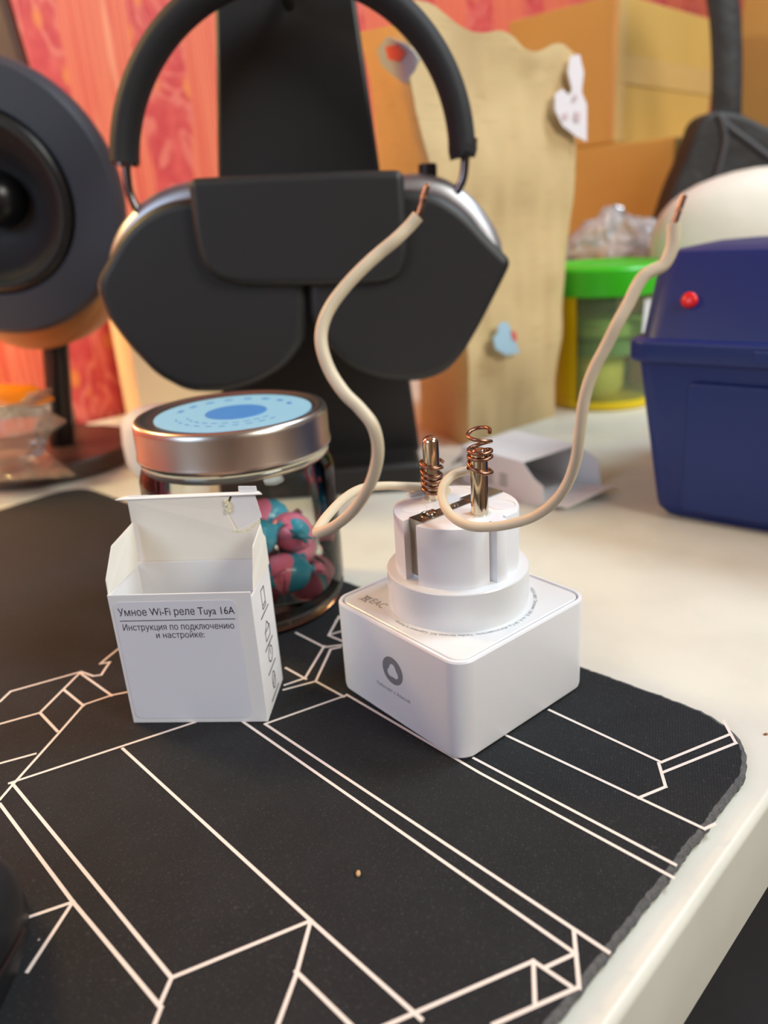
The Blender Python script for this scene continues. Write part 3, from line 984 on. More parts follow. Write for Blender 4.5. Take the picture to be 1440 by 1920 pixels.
# pictograms down the narrow side
ic = MB()
def ks(y, z):
    return kp(KW + 0.00006, y, z)
def side(u, v):
    q = onp(u, v, kp(KW, 0, 0), FD)
    return (q - KA).dot(FN), q.z
def ipoly(pts, w=0.00040):
    strip(ic, [ks(*p) for p in pts], w, FD, 0, 0)
cy1, cz1 = side(499, 1110)
for i, (u, v) in enumerate(((499, 1108), (507, 1167), (512, 1212), (519, 1258))):
    y, z = side(u, v)
    y = 0.0120
    if i == 0:
        ipoly([(y - .0018, z - .0030), (y + .0018, z - .0030), (y + .0018, z + .0030), (y - .0018, z + .0030), (y - .0018, z - .0030)])
        ipoly([(y - .0018, z - .0020), (y + .0018, z - .0020)])
    elif i == 1:
        ipoly([(y - .0026, z - .0026), (y + .0026, z - .0026), (y + .0026, z + .0004), (y, z + .0030), (y - .0026, z + .0004), (y - .0026, z - .0026)])
        ipoly([(y - .0030, z + .0004), (y + .0030, z + .0004)])
    elif i == 2:
        ipoly([(y + .0025 * math.cos(t * math.pi / 6), z + .0025 * math.sin(t * math.pi / 6)) for t in range(13)])
        ipoly([(y, z), (y, z + .0014)]); ipoly([(y - .0012, z + .0034), (y + .0012, z + .0034)])
    else:
        ipoly([(y + .0018 * math.cos(t * math.pi / 6), z + .0028 * math.sin(t * math.pi / 6)) for t in range(13)])
        ipoly([(y - .001, z - .001), (y + .001, z + .001)])
    ipoly([(y - .0050, z - .0046), (y + .0046, z - .0046)], 0.0005)
ic.build('printed_pictograms', 'dark_print', ctn, smooth=0)

# ------------------------------------------------------------------ second carton lying behind the plug
T2 = gr(980, 867, 0.019)
BX = V((0.816, 0.578, 0)).normalized()
BY = V((-BX.y, BX.x, 0))
W2, L2, H2 = 0.042, 0.046, 0.0215
def tp(x, y, z):
    return V((T2.x, T2.y, DESK_Z)) + BX * x + BY * y + UZ * z
c2 = thing('carton', 'small white carton lying on its side on the desk behind the plug', 'carton', tp(W2 / 2, L2 / 2, 0))
cb = MB()
t_ = 0.0006
cb.box(tp(0, 0, 0.0002), BX * W2, BY * L2, UZ * t_)
cb.box(tp(0, 0, H2), BX * W2, BY * L2, UZ * t_)
cb.box(tp(0, 0, t_), BX * t_, BY * L2, UZ * (H2 - t_))
cb.box(tp(W2 - t_, 0, t_), BX * t_, BY * L2, UZ * (H2 - t_))
cb.box(tp(0, L2 - t_, t_), BX * W2, BY * t_, UZ * (H2 - t_))
cb.build('box_body', 'paper', c2, smooth=0, bevel=(0.0003, 2))
MB().prism([tp(0, -0.0001, 0.0006), tp(0, -0.0001, H2), tp(0.0006, -0.0070, H2 - 0.0070), tp(0.0012, -0.0125, H2 - 0.0100), tp(0.0012, -0.0125, 0.0012)], BX * 0.0004).build('dust_flap', 'paper', c2, smooth=0)
MB().prism([tp(0.002, 0, 0.0006), tp(W2 - 0.002, 0, 0.0006), tp(W2 - 0.002, -0.026, 0.0050), tp(0.004, -0.026, 0.0030)], UZ * 0.0005).build('lid_flap', 'paper', c2, smooth=0)
MB().prism([tp(W2, 0, 0.0008), tp(W2, 0, H2), tp(W2 + 0.003, -0.011, H2 - 0.006), tp(W2 + 0.003, -0.014, 0.0012)], BX * 0.0004).build('dust_flap', 'paper', c2, smooth=0)
MB().prism([tp(0.006, L2, H2 - 0.001), tp(W2 - 0.004, L2, H2 - 0.001), tp(W2 - 0.004, L2 + 0.016, 0.006), tp(0.008, L2 + 0.020, 0.004)], UZ * 0.0005).build('end_flap', 'paper', c2, smooth=0)
mk = MB()
for x0_, z0_ in ((0.010, 0.0065), (0.0205, 0.0055)):
    for k_ in range(3):
        mk.box(tp(-0.00012, x0_ + 0.0010, z0_ + k_ * 0.0025), BX * 0.0001, BY * 0.0055, UZ * 0.0012)
mk.build('printed_pictograms', 'grey_print', c2, smooth=0)

# ------------------------------------------------------------------ glass jar with a tin lid
JC = V((-0.0537, 0.2783, 0.0))
jar = thing('jar', 'round glass jar with a silver tin lid standing on the mat behind the open carton', 'jar', JC)
MB().lathe(JC, [(0.0005, 0.0062), (0.0310, 0.0062), (0.0335, 0.0078), (0.0347, 0.0110), (0.0348, 0.054), (0.0335, 0.0590), (0.0320, 0.0605)], 72, cap0=False, cap1=False).build('inner_wall', 'glass', jar, smooth=50)
MB().lathe(JC, [(0.0345, 0.0050), (0.0362, 0.0090), (0.0362, 0.0545), (0.0352, 0.0575), (0.0340, 0.0592), (0.0333, 0.0606), (0.0333, 0.066)], 72, cap0=False, cap1=False).build('glass_wall', 'glass', jar, smooth=50)
MB().lathe(JC, [(0.0300, 0.0004), (0.0340, 0.0006), (0.0354, 0.0022), (0.0358, 0.0048), (0.0330, 0.0056), (0.001, 0.0056)], 72, cap1=False).build('glass_base', 'glass_base', jar, smooth=50)
MB().lathe(JC, [(0.0338, 0.0588), (0.0346, 0.0596), (0.0346, 0.0608), (0.0338, 0.0616)], 72, cap0=False, cap1=False).build('glass_bead', 'glass_rim', jar, smooth=60)
ld = MB().lathe(JC, [(0.0334, 0.0628), (0.0352, 0.0624), (0.0357, 0.0630), (0.0356, 0.0640), (0.0353, 0.0648), (0.0353, 0.0740), (0.0350, 0.0755), (0.0343, 0.0764), (0.0333, 0.0767), (0.0322, 0.0764), (0.0314, 0.0758), (0.0300, 0.0756), (0.001, 0.0756)], 96).build('lid', 'tin', jar, smooth=50)
SCN = JC + V((0.0012, -0.0010, 0))
MB().lathe(SCN, [(0.0285, 0.0757), (0.0285, 0.0759), (0.001, 0.0759)], 72, cap0=False).build('lid_sticker', 'blue_sticker', ld, smooth=0)
SC2 = SCN + V((0.001, -0.0005, 0))
MB().lathe(SC2, [(0.0112, 0.0759), (0.0112, 0.07605), (0.001, 0.07605)], 48, cap0=False).build('sticker_centre', 'blue_dark', ld, smooth=0)
tx = MB()
vs_, fs_, w_ = text_mesh('.: • .  · ::• .', 0.0040)
for j in range(10):
    an = R(200 + j * 13)
    for k_ in range(2):
        p = SCN + V((math.cos(an) * (0.0165 + k_ * 0.004), math.sin(an) * (0.0165 + k_ * 0.004), 0.07595))
        t = V((-math.sin(an), math.cos(an), 0))
        tx.box(p, t * 0.0022, V((math.cos(an), math.sin(an), 0)) * 0.0006, UZ * 0.00004)
for j in range(8):
    an = R(20 + j * 20)
    p = SCN + V((math.cos(an) * 0.0205, math.sin(an) * 0.0205, 0.07595))
    t = V((-math.sin(an), math.cos(an), 0))
    tx.box(p, t * 0.003, V((math.cos(an), math.sin(an), 0)) * 0.0018, UZ * 0.00004)
tx.build('sticker_print', 'blue_dark', ld, smooth=0)
# wrapped candies inside, one object each
def candy_mesh():
    mb = MB()
    n_ = 18
    prof = [(-0.0150, 0.0042), (-0.0128, 0.0030), (-0.0108, 0.0016), (-0.0094, 0.0030), (-0.0080, 0.0056), (-0.0050, 0.0078), (0, 0.0086), (0.0050, 0.0078), (0.0080, 0.0056), (0.0094, 0.0030), (0.0108, 0.0016), (0.0128, 0.0030), (0.0150, 0.0042)]
    loops = []
    for x, r in prof:
        end = abs(x) > 0.0109
        lp = []
        for k_ in range(n_):
            a = 2 * math.pi * k_ / n_
            fl = 1 + (0.35 * math.sin(5 * a) if end else 0)
            lp.append(V((x, r * fl * math.cos(a), r * (0.45 if end else 0.9) * fl * math.sin(a))))
        loops.append(lp)
    mb.loft(loops)
    me = bpy.data.meshes.new('candy')
    me.from_pydata([tuple(p) for p in mb.v], [], mb.f)
    me.materials.append(M['candy'])
    me.shade_smooth()
    return me
cm = candy_mesh()
CANDY = [  # x, y, z relative to the jar, yaw, pitch, roll
    (0.016, -0.014, 0.0150, 30, 8, 0), (-0.013, -0.016, 0.0150, 100, -6, 40), (0.001, 0.003, 0.0148, 160, 5, 80), (0.019, 0.011, 0.0150, 75, 0, 120), (-0.018, 0.010, 0.0150, 60, 4, 200), (0.001, -0.0235, 0.0175, -12, 4, 260),
    (0.019, -0.003, 0.0275, 110, 14, 30), (0.004, -0.014, 0.0290, 20, -18, 150), (-0.012, -0.004, 0.0280, 130, 10, 90), (0.006, 0.014, 0.0280, 20, 8, 10), (-0.014, 0.013, 0.0275, 80, 0, 300)]
CL = ['pink and teal wrapped candy at the bottom of the jar, nearest the plug', 'pink and teal wrapped candy on the jar floor hidden behind the carton', 'pink and teal wrapped candy in the middle of the jar floor',
      'pink and teal wrapped candy on the jar floor near the back right glass', 'pink and teal wrapped candy on the jar floor near the back left glass', 'pink and teal wrapped candy on the jar floor touching the front glass',
      'pink and teal wrapped candy in the second layer against the right glass', 'pink and teal wrapped candy in the second layer nearest the viewer', 'pink and teal wrapped candy in the second layer behind the carton',
      'pink and teal wrapped candy in the second layer at the back of the jar', 'pink and teal wrapped candy in the second layer at the far left']
for (x, y, z, a, b, c), lb in zip(CANDY, CL):
    o = bpy.data.objects.new('wrapped_candy', cm)
    COL.objects.link(o)
    o.location = JC + V((x * 0.93, y * 0.93, z + 0.0004))
    o.rotation_euler = (R(c), R(b), R(a))
    tag(o, lb, 'candy', 'wrapped candies in the glass jar')

# ------------------------------------------------------------------ headphone stand, headphones, case
YS = 0.432
stand = thing('headphone_stand', 'black headphone stand with a broad tapering upright on a low base', 'stand', at(600, 930, 0.41) * 1.0)
SB = MB()
bl, br = at(415, 930, 0.405), at(793, 930, 0.405)
SB.box(V((bl.x, 0.400, DESK_Z + 0.0002)), V((br.x - bl.x, 0, 0)), V((0, 0.105, 0)), V((0, 0, 0.016)))
SB.build('base', 'black_stand', stand, smooth=30, bevel=(0.003, 3))
def ysl(z):
    return 0.436 + 0.10 * max(z, 0) * 0.25
pl_ = []
for (u, v) in ((402, 0), (667, 0), (793, 880), (417, 880)):
    pl_.append(at(u, v, YS))
top_dir_l = (pl_[0] - pl_[3]).normalized()
top_dir_r = (pl_[1] - pl_[2]).normalized()
zt_ = 0.300
tl_ = pl_[3] + top_dir_l * ((zt_ - pl_[3].z) / top_dir_l.z)
tr_ = pl_[2] + top_dir_r * ((zt_ - pl_[2].z) / top_dir_r.z)
b_l = pl_[3] + top_dir_l * ((0.010 - pl_[3].z) / top_dir_l.z)
b_r = pl_[2] + top_dir_r * ((0.010 - pl_[2].z) / top_dir_r.z)
MB().prism([b_l, b_r, tr_, tl_], V((0, 0.02, 0))).build('upright', 'black_stand', stand, smooth=30, bevel=(0.002, 2))
hk = at(531, -58, 0.398)
MB().tube([V((hk.x, 0.380, hk.z - 0.0098)), V((hk.x, 0.4125, hk.z - 0.0098)), V((hk.x, 0.4180, hk.z - 0.0070)), V((hk.x, 0.434, hk.z + 0.0040))], 0.0030, 20).build('hook', 'steel_dark', stand, smooth=50)

YB = 0.398
hp = thing('headphones', 'black over-ear headphones with silver cups hanging on the stand', 'headphones', at(550, 330, YB))
band = []
for i in range(41):
    a = R(180 - 180 * i / 40)
    band.append(at(550 + 316 * math.cos(a), 288 - 346 * math.sin(a), YB))
band = [at(235, 306, YB)] + band + [at(871, 272, YB)]
MB().tube(smooth_path(band, 3), 0.0062, 20, flat=((0, 1, 0), 1.9)).build('headband', 'black_band', hp, smooth=60)
for pts in ([(236, 296), (238, 330), (243, 362), (256, 392)], [(873, 262), (872, 300), (868, 335), (855, 362)]):
    MB().tube(smooth_path([at(u, v, YB) for u, v in pts], 6), 0.0021, 14).build('stem', 'steel_dark', hp, smooth=60)
    u, v = pts[0]
    MB().tube([at(u, v - 2, YB), at(u + (1 if u < 500 else -1), v + 16, YB)], 0.0056, 18, flat=((0, 1, 0), 1.6)).build('stem_collar', 'steel_dark', hp, smooth=60)
def blob_prism(pts, r, y0, y1, bev, name, m, parent, seg=6):
    o_ = round_poly([at(u, v, y0) for u, v in pts], r, seg)
    return MB().prism(o_, V((0, y1 - y0, 0))).build(name, m, parent, smooth=40, bevel=bev)
cupL = [(196, 478), (216, 425), (258, 376), (305, 350), (352, 336), (500, 345), (520, 520), (420, 560), (260, 560), (200, 540)]
cupR = [(640, 345), (742, 326), (795, 322), (842, 334), (895, 372), (932, 425), (950, 470), (930, 540), (820, 560), (650, 540)]
for pts in (cupL, cupR):
    blob_prism(pts, 0.008, 0.3955, 0.426, (0.007, 5, 50), 'ear_cup', 'silver', hp)
btn = at(802, 322, 0.405)
MB().lathe(btn, [(0.0045, -0.002), (0.0045, 0.003), (0.0038, 0.0036)], 24).build('crown_button', 'black_gloss', hp, smooth=40)

YC = 0.372
case = thing('headphone_case', 'black folding two-lobed headphone case with a front flap wrapped round the ear cups', 'case', at(560, 560, YC))
shL = [(196, 492), (224, 440), (262, 402), (308, 378), (420, 362), (560, 362), (574, 560), (571, 640), (534, 690), (480, 722), (420, 738), (350, 737), (290, 705), (238, 650), (197, 596), (174, 532)]
shR = [(578, 362), (700, 358), (770, 354), (826, 366), (876, 400), (912, 440), (962, 490), (948, 520), (905, 605), (872, 662), (838, 700), (786, 718), (716, 714), (660, 694), (615, 652), (581, 604), (578, 560)]
for pts, r in ((shL, 0.006), (shR, 0.006)):
    blob_prism(pts, r, 0.379, 0.3945, (0.0072, 6, 50), 'shell', 'black_case', case)
flp = [(350, 334), (500, 326), (640, 320), (757, 318), (766, 470), (758, 512), (725, 530), (600, 536), (450, 536), (404, 526), (376, 496), (362, 440)]
o_ = round_poly([at(u, v, 0.3735) for u, v in flp], 0.0045, 6)
MB().prism(o_, V((0, 0.010, 0))).build('front_flap', 'black_case', case, smooth=40, bevel=(0.0035, 4, 50))

# ------------------------------------------------------------------ round speaker on the left
YP = 0.455
spc = at(-30, 380, YP)
spx, spz, spn = V((1, 0, 0)), V((0, -0.12, 1)).normalized(), V((0, -1, -0.12)).normalized()
base_c = V((-0.2235, 0.506, DESK_Z))
spk = thing('speaker', 'large round dark speaker with concentric rings on a black pole and disc base', 'speaker', base_c)
AXS = (spx, spz, spn)
R1 = 0.0725
MB().lathe(spc, [(0.056, -0.030), (R1 - 0.004, -0.024), (R1, -0.014), (R1, -0.004), (R1 - 0.003, 0.0), (0.0490, 0.0012), (0.0468, -0.0010)], 96, ax=AXS, cap1=False).build('bezel', 'spk_face', spk, smooth=40)
MB().lathe(spc, [(0.0474, 0.0012), (0.0467, 0.0032), (0.0443, 0.0046), (0.0417, 0.0040), (0.0405, 0.0015)], 96, ax=AXS, cap0=False, cap1=False).build('surround', 'spk_ring', spk, smooth=50)
MB().lathe(spc, [(0.0407, 0.0018), (0.034, -0.008), (0.025, -0.017), (0.016, -0.022), (0.001, -0.018)], 96, ax=AXS, cap0=False).build('cone', 'spk_cone', spk, smooth=50)
MB().lathe(spc, [(0.0155, -0.0215), (0.0145, -0.0120), (0.0105, -0.0060), (0.0050, -0.0035), (0.0005, -0.0028)], 48, ax=AXS, cap0=False).build('dust_cap', 'black_gloss', spk, smooth=50)
sh = at(80, 490, 0.520)
sr = (at(232, 490, 0.520) - sh).length
lo = []
for i in range(13):
    t = math.pi / 2 * i / 12
    lo.append((sr * math.cos(t) * 1.0 + 0.0005, 0.035 * math.sin(t)))
MB().lathe(sh, [(sr * 0.9, -0.034), (sr, -0.028)] + lo, 64, ax=(V((1, 0, 0)), V((0, 0, -1)), V((0, 1, 0)))).build('back_shell', 'spk_shell', spk, smooth=50)
pb = gr(117, 836, 0.0085)
pt = at(104, 630, pb.y)
MB().tube([V((pt.x + (pt.x - pb.x) * 0.1, pt.y, pt.z + 0.012)), pb], 0.0082, 20).build('pole', 'black_gloss', spk, smooth=50)
MB().lathe(base_c, [(0.054, 0.0003), (0.0570, 0.002), (0.0570, 0.011), (0.0555, 0.0125), (0.001, 0.0128)], 96).build('base', 'spk_base', spk, smooth=40)

# dark panel of a screen behind the speaker, top left
mon = thing('monitor', 'dark brown edge of a screen rising behind the round speaker at the top left', 'monitor', V((-0.36, 0.50, DESK_Z)))
YM = 0.570
mq = [at(u, v, YM) for u, v in ((58, 168), (8, 0), (-20, -95), (-62, -80), (-62, 172))]
MB().prism(mq, V((0, 0.014, 0))).build('screen_panel', 'dark_brown', mon, smooth=0, bevel=(0.003, 3))
mx_ = at(104, 700, YM).x - 0.0055
MB().box(V((mx_, YM + 0.002, DESK_Z)), V((0.010, 0, 0)), V((0, 0.008, 0)), V((0, 0, mq[4].z + 0.03))).build('neck', 'dark_brown', mon, smooth=0, bevel=(0.002, 2))
MB().box(V((mx_ - 0.004, YM - 0.008, DESK_Z + 0.0002)), V((0.020, 0, 0)), V((0, 0.024, 0)), V((0, 0, 0.008))).build('foot', 'dark_brown', mon, smooth=0, bevel=(0.002, 2))

# snack package on the speaker's base
sk0 = gr(20, 892, 0.0103)
snack = thing('snack_package', 'crumpled clear snack packet with an orange top lying at the foot of the speaker', 'package', V((sk0.x, sk0.y + 0.012, 0.0103)))
YK = sk0.y
def crumple_loft(cx, levels, seed, seg=28, amp=0.1):
    loops = []
    for (u, v, hw, dep) in levels:
        c = at(u, v, YK + 0.018)
        lp = []
        for k_ in range(seg):
            a = 2 * math.pi * k_ / seg
            d = V((math.cos(a) * hw, math.sin(a) * dep, 0))
            q = c + d
            q += d * (amp * mnoise.noise(q * 70 + V((seed, 0, 0)))) + UZ * (0.004 * mnoise.noise(q * 50 + V((0, seed, 0))))
            q.z = max(q.z, 0.0106)
            lp.append(q)
        loops.append(lp)
    return loops
MB().loft(crumple_loft(0, [(10, 885, 0.014, 0.012), (8, 850, 0.024, 0.016), (5, 812, 0.028, 0.018), (8, 800, 0.036, 0.022), (5, 786, 0.030, 0.018), (10, 758, 0.028, 0.014), (20, 742, 0.026, 0.008)], 3)).build('clear_film', 'snack_clear', snack, smooth=60)
MB().loft(crumple_loft(0, [(8, 752, 0.0300, 0.0130), (0, 738, 0.0270, 0.0110), (-5, 724, 0.0200, 0.0060)], 9)).build('orange_top', 'orange_film', snack, smooth=60)
MB().prism([gr(-60, 905, 0.0112), gr(30, 902, 0.0112), gr(142, 893, 0.0112), gr(82, 845, 0.0122), gr(-40, 846, 0.0122)], UZ * 0.0008).build('flat_seam', 'snack_clear', snack, smooth=0)

# white container just left of the jar
wc = gr(296, 905, DESK_Z)
wc = V((wc.x, wc.y + 0.022, DESK_Z))
wcn = MB().lathe(wc, [(0.016, 0.0003), (0.0205, 0.003), (0.0228, 0.010), (0.0232, 0.022), (0.0222, 0.032), (0.0195, 0.038), (0.0140, 0.041), (0.001, 0.042)], 48).build('container', 'paper', smooth=60)
tag(wcn, 'small rounded white container mostly hidden behind the glass jar', 'container')

# ivory card against the wall between speaker and stand
iv0 = onp(266, 775, rp(0, WALL_D - 0.035, 0), NE)
iv0 = V((iv0.x, iv0.y, DESK_Z))
ivt = onp(262, 640, iv0, NE)
ivb = MB().box(iv0 + UZ * 0.0002, DE * 0.12, NE * 0.028, UZ * 0.085).build('box', 'ivory', smooth=0, bevel=(0.001, 2))
tag(ivb, 'ivory box against the red wall, seen under the left lobe of the headphone case', 'box')

# ------------------------------------------------------------------ brown paper bag with stickers
bf = gr(878, 835, DESK_Z)
bl_ = gr(790, 800, DESK_Z)
br_ = gr(1040, 780, DESK_Z)
bk_ = bl_ + (br_ - bf)
bag = thing('paper_bag', 'tall brown kraft paper bag with stickers standing behind the headphones', 'bag', (bf + br_ + bl_ + bk_) / 4)
fdir = (br_ - bf).normalized()
fn_ = V((fdir.y, -fdir.x, 0))
def bagface(u, v, lean=0.0):
    return onp(u, v, bf, fn_)
front_l = [(878, 835), (878, 700), (876, 600), (850, 500), (812, 380), (786, 260), (768, 150), (775, 40)]
front_r = [(1040, 780), (1046, 700), (1054, 600), (1062, 480), (1070, 380), (1078, 260), (1083, 160), (1084, 92)]
back_l = [(790, 800), (786, 700), (770, 600), (745, 500), (722, 380), (706, 260), (694, 150), (672, 62)]
mb = MB()
NF = 36
NR = 42
def lerp_list(lst, t):
    f = t * (len(lst) - 1)
    i = min(int(f), len(lst) - 2)
    q = f - i
    return tuple(lst[i][k] + (lst[i + 1][k] - lst[i][k]) * q for k in range(2))
def crease(p):
    return 0.0045 * mnoise.noise(p * 22) + 0.0030 * mnoise.noise(V((p.x * 70, p.y * 70, p.z * 16))) + 0.0014 * abs(mnoise.noise(p * 55 + V((3, 1, 8))))
def bagrow(i):
    t = i / NR
    L_ = bagface(*lerp_list(front_l, t)); R_ = bagface(*lerp_list(front_r, t))
    row = []
    for k_ in range(NF + 1):
        q = k_ / NF
        p = L_ + (R_ - L_) * q
        p += fn_ * (0.004 * math.sin(q * math.pi) * t + crease(p))
        if t > 0.86:
            w = (t - 0.86) / 0.14
            p.z += w * (0.010 * (1 - q) ** 2 - 0.010 * q * (1 - q) * 2 + 0.003 * math.sin(q * 17))
        row.append(p)
    return row
def bagside(i):
    t = i / NR
    L_ = bagface(*lerp_list(front_l, t))
    B_ = onp(*lerp_list(back_l, t), bl_, fn_)
    row = []
    for k_ in range(1, 12):
        q = k_ / 11
        p = B_ + (L_ - B_) * q
        if k_ < 11:
            p += V((fdir.x, fdir.y, 0)) * (-0.002) + fn_ * crease(p)
        row.append(p)
    return [B_] + row[:-1]
rows = []
for i in range(NR + 1):
    f_ = bagrow(i)
    s_ = bagside(i)
    R_ = f_[-1]
    dep = (bl_ - bf)
    back = [R_ + dep * 0.55, R_ + dep, s_[0] + (R_ + dep - s_[0]) * 0.5]
    rows.append(s_ + f_ + back)
mb.loft(rows, cap1=False)
bago = mb.build('bag_body', 'bag', bag, smooth=50)
def sticker_on(parts, parent, name, label):
    mbs = MB()
    ms = []
    for k_, (pts, m_) in enumerate(parts):
        P_ = [bagface(u, v) + fn_ * (0.0072 + 0.0004 * k_) for u, v in pts]
        mbs.prism(P_, fn_ * 0.0003, k_)
        ms.append(m_)
    o = mbs.build(name, ms, parent, smooth=0)
    o['label'] = label
sticker_on([([(1050, 110), (1068, 106), (1076, 140), (1072, 176), (1082, 200), (1082, 268), (1062, 258), (1036, 238), (1022, 210), (1022, 180), (1036, 170), (1048, 182), (1054, 172), (1046, 140)], 'white_st'),
            ([(1034, 218), (1044, 214), (1046, 226), (1036, 230)], 'spot_st'), ([(1058, 212), (1068, 216), (1066, 232), (1056, 228)], 'spot_st'), ([(1052, 190), (1058, 178), (1062, 190)], 'spot_st')], bag, 'sticker', 'white cut-out sticker at the right edge of the bag')
sticker_on([([(918, 606), (934, 602), (944, 622), (950, 640), (958, 660), (932, 664), (912, 652), (908, 632), (916, 624)], 'lblue_st'),
            ([(940, 618), (950, 622), (952, 638), (944, 636)], 'red_st')], bag, 'sticker', 'pale blue sticker low on the bag front')
def side_st(u, v, q=0.0):
    s0 = onp(u, v, bl_ + (bf - bl_) * 0.5, fn_)
    return s0
mbs = MB()
nrm_s = (fn_ - fdir * 0.9).normalized()
def sidept(u, v, d=0.0):
    best = None
    # plane of the upper side face
    P0 = onp(694, 150, bl_, fn_); P1 = bagface(768, 150); P2 = bagface(786, 260)
    n_ = (P1 - P0).cross(P2 - P0).normalized()
    if n_.dot(CAM - P0) < 0:
        n_ = -n_
    return onp(u, v, P0, n_) + n_ * (0.004 + d)
mbs.prism([sidept(*p) for p in ((720, 90), (740, 66), (772, 78), (790, 92), (802, 108), (792, 130), (772, 154), (752, 140), (728, 118))], sidept(740, 100, 0.0004) - sidept(740, 100), 0)
mbs.prism([sidept(*p, 0.0006) for p in ((738, 84), (762, 80), (778, 96), (766, 112), (744, 108))], sidept(740, 100, 0.0004) - sidept(740, 100), 1)
stk_ = mbs.build('sticker', ['lblue_st', 'red_st'], bag, smooth=0)
stk_['label'] = 'blue and coral sticker wrapped over the bag corner'

# ------------------------------------------------------------------ cardboard boxes at the back right
def room_box(name, corner, left_len, right_len, h, label, m='box', z=None, taped=True):
    """corner: nearest bottom corner; runs left-back along NE and right-back along DE"""
    t_ = thing(name, label, 'box', corner, 'cardboard boxes stacked at the back')
    MB().box(corner, DE * right_len, NE * left_len, UZ * h).build('carton_body', m, t_, smooth=0, bevel=(0.002, 2))
    if taped:
        zc = h * 0.42
        MB().box(corner + UZ * (h * 0.02) - DE * 0.0006 - NE * 0.0006, DE * 0.016, NE * 0.006, UZ * (h * 0.96)).build('packing_tape', 'tape', t_, smooth=0)
        MB().box(corner + UZ * zc - NE * 0.0008, DE * right_len, NE * 0.0004, UZ * 0.022).build('packing_tape', 'tape', t_, smooth=0)
    return t_
up_c = at(1150, 270, 0.74)
low_h = up_c.z - DESK_Z
room_box('cardboard_box', V((up_c.x, up_c.y, DESK_Z)) - NE * 0.06 - DE * 0.006, 0.24, 0.20, low_h - 0.0006, 'lower large cardboard box behind the green-lidded tub, carrying another box', taped=False)
room_box('cardboard_box', up_c, 0.112, 0.192, at(1150, -14, 0.74).z - up_c.z, 'taped cardboard box on top of the lower one, upper right behind the paper bag')
rb_c = V((0.455, 0.875, DESK_Z))
room_box('cardboard_box', rb_c - NE * 0.05, 0.12, 0.30, 0.46, 'tall cardboard box at the far right behind the black strap', taped=False)

# books stacked behind the bag and the tub
bx = gr(1058, 757, DESK_Z)
zz = DESK_Z + 0.0002
bcol = [('book_tan', 0.010, 'tan book at the bottom of the small stack behind the tub'), ('book_grey', 0.006, 'thin silver grey notebook near the bottom of the stack'), ('book_brown', 0.018, 'thick brown book in the stack behind the tub'),
        ('book_black', 0.010, 'black book in the middle of the stack behind the tub'), ('book_white', 0.014, 'white book near the top of the stack behind the tub'), ('book_pink', 0.020, 'pale pink book on top of the stack behind the tub')]
for i, (m_, h_, lb) in enumerate(bcol):
    o_ = V((0.150 + 0.002 * math.sin(i * 2.2), 0.640 + 0.002 * math.cos(i * 3), zz))
    bk = MB()
    bk.box(o_, (0.125, 0.0, 0), (0, 0.055, 0), (0, 0, h_ * 0.12), 0)
    bk.box(o_ + V((0, 0, h_ * 0.88)), (0.125, 0, 0), (0, 0.055, 0), (0, 0, h_ * 0.12), 0)
    bk.box(o_ + V((0, 0, h_ * 0.12)), (0.125, 0, 0), (0, 0.002, 0), (0, 0, h_ * 0.76), 0)
    bk.box(o_ + V((0.002, 0.002, h_ * 0.12)), (0.121, 0, 0), (0, 0.051, 0), (0, 0, h_ * 0.76), 1)
    b_ = bk.build('book', [m_, 'book_white'], smooth=0)
    tag(b_, lb, 'book', 'books stacked behind the tub')
    zz += h_ + 0.0002

# crumpled clear bag on the books
cg = at(1150, 505, 0.675)
pts = []
mb = MB()
loops = []
ns = 40
for i in range(13):
    t = i / 12
    rx = 0.046 * math.sin(math.pi * min(0.97, 0.22 + 0.78 * t)) ** 0.7 + 0.003
    lp = []
    for k_ in range(ns):
        a = 2 * math.pi * k_ / ns
        d = V((math.cos(a) * rx, math.sin(a) * rx * 0.55, 0.050 * t))
        d += d * 0.28 * mnoise.noise(d * 55 + V((3, 7, 1))) + V((0, 0, 0.008 * mnoise.noise(d * 70)))
        lp.append(V((cg.x, 0.664, zz + 0.003)) + d)
    loops.append(lp)
mb.loft(loops)
pb_ = mb.build('plastic_bag', 'poly', smooth=50)
tag(pb_, 'crumpled clear plastic bag lying on the books behind the green-lidded tub', 'plastic bag')

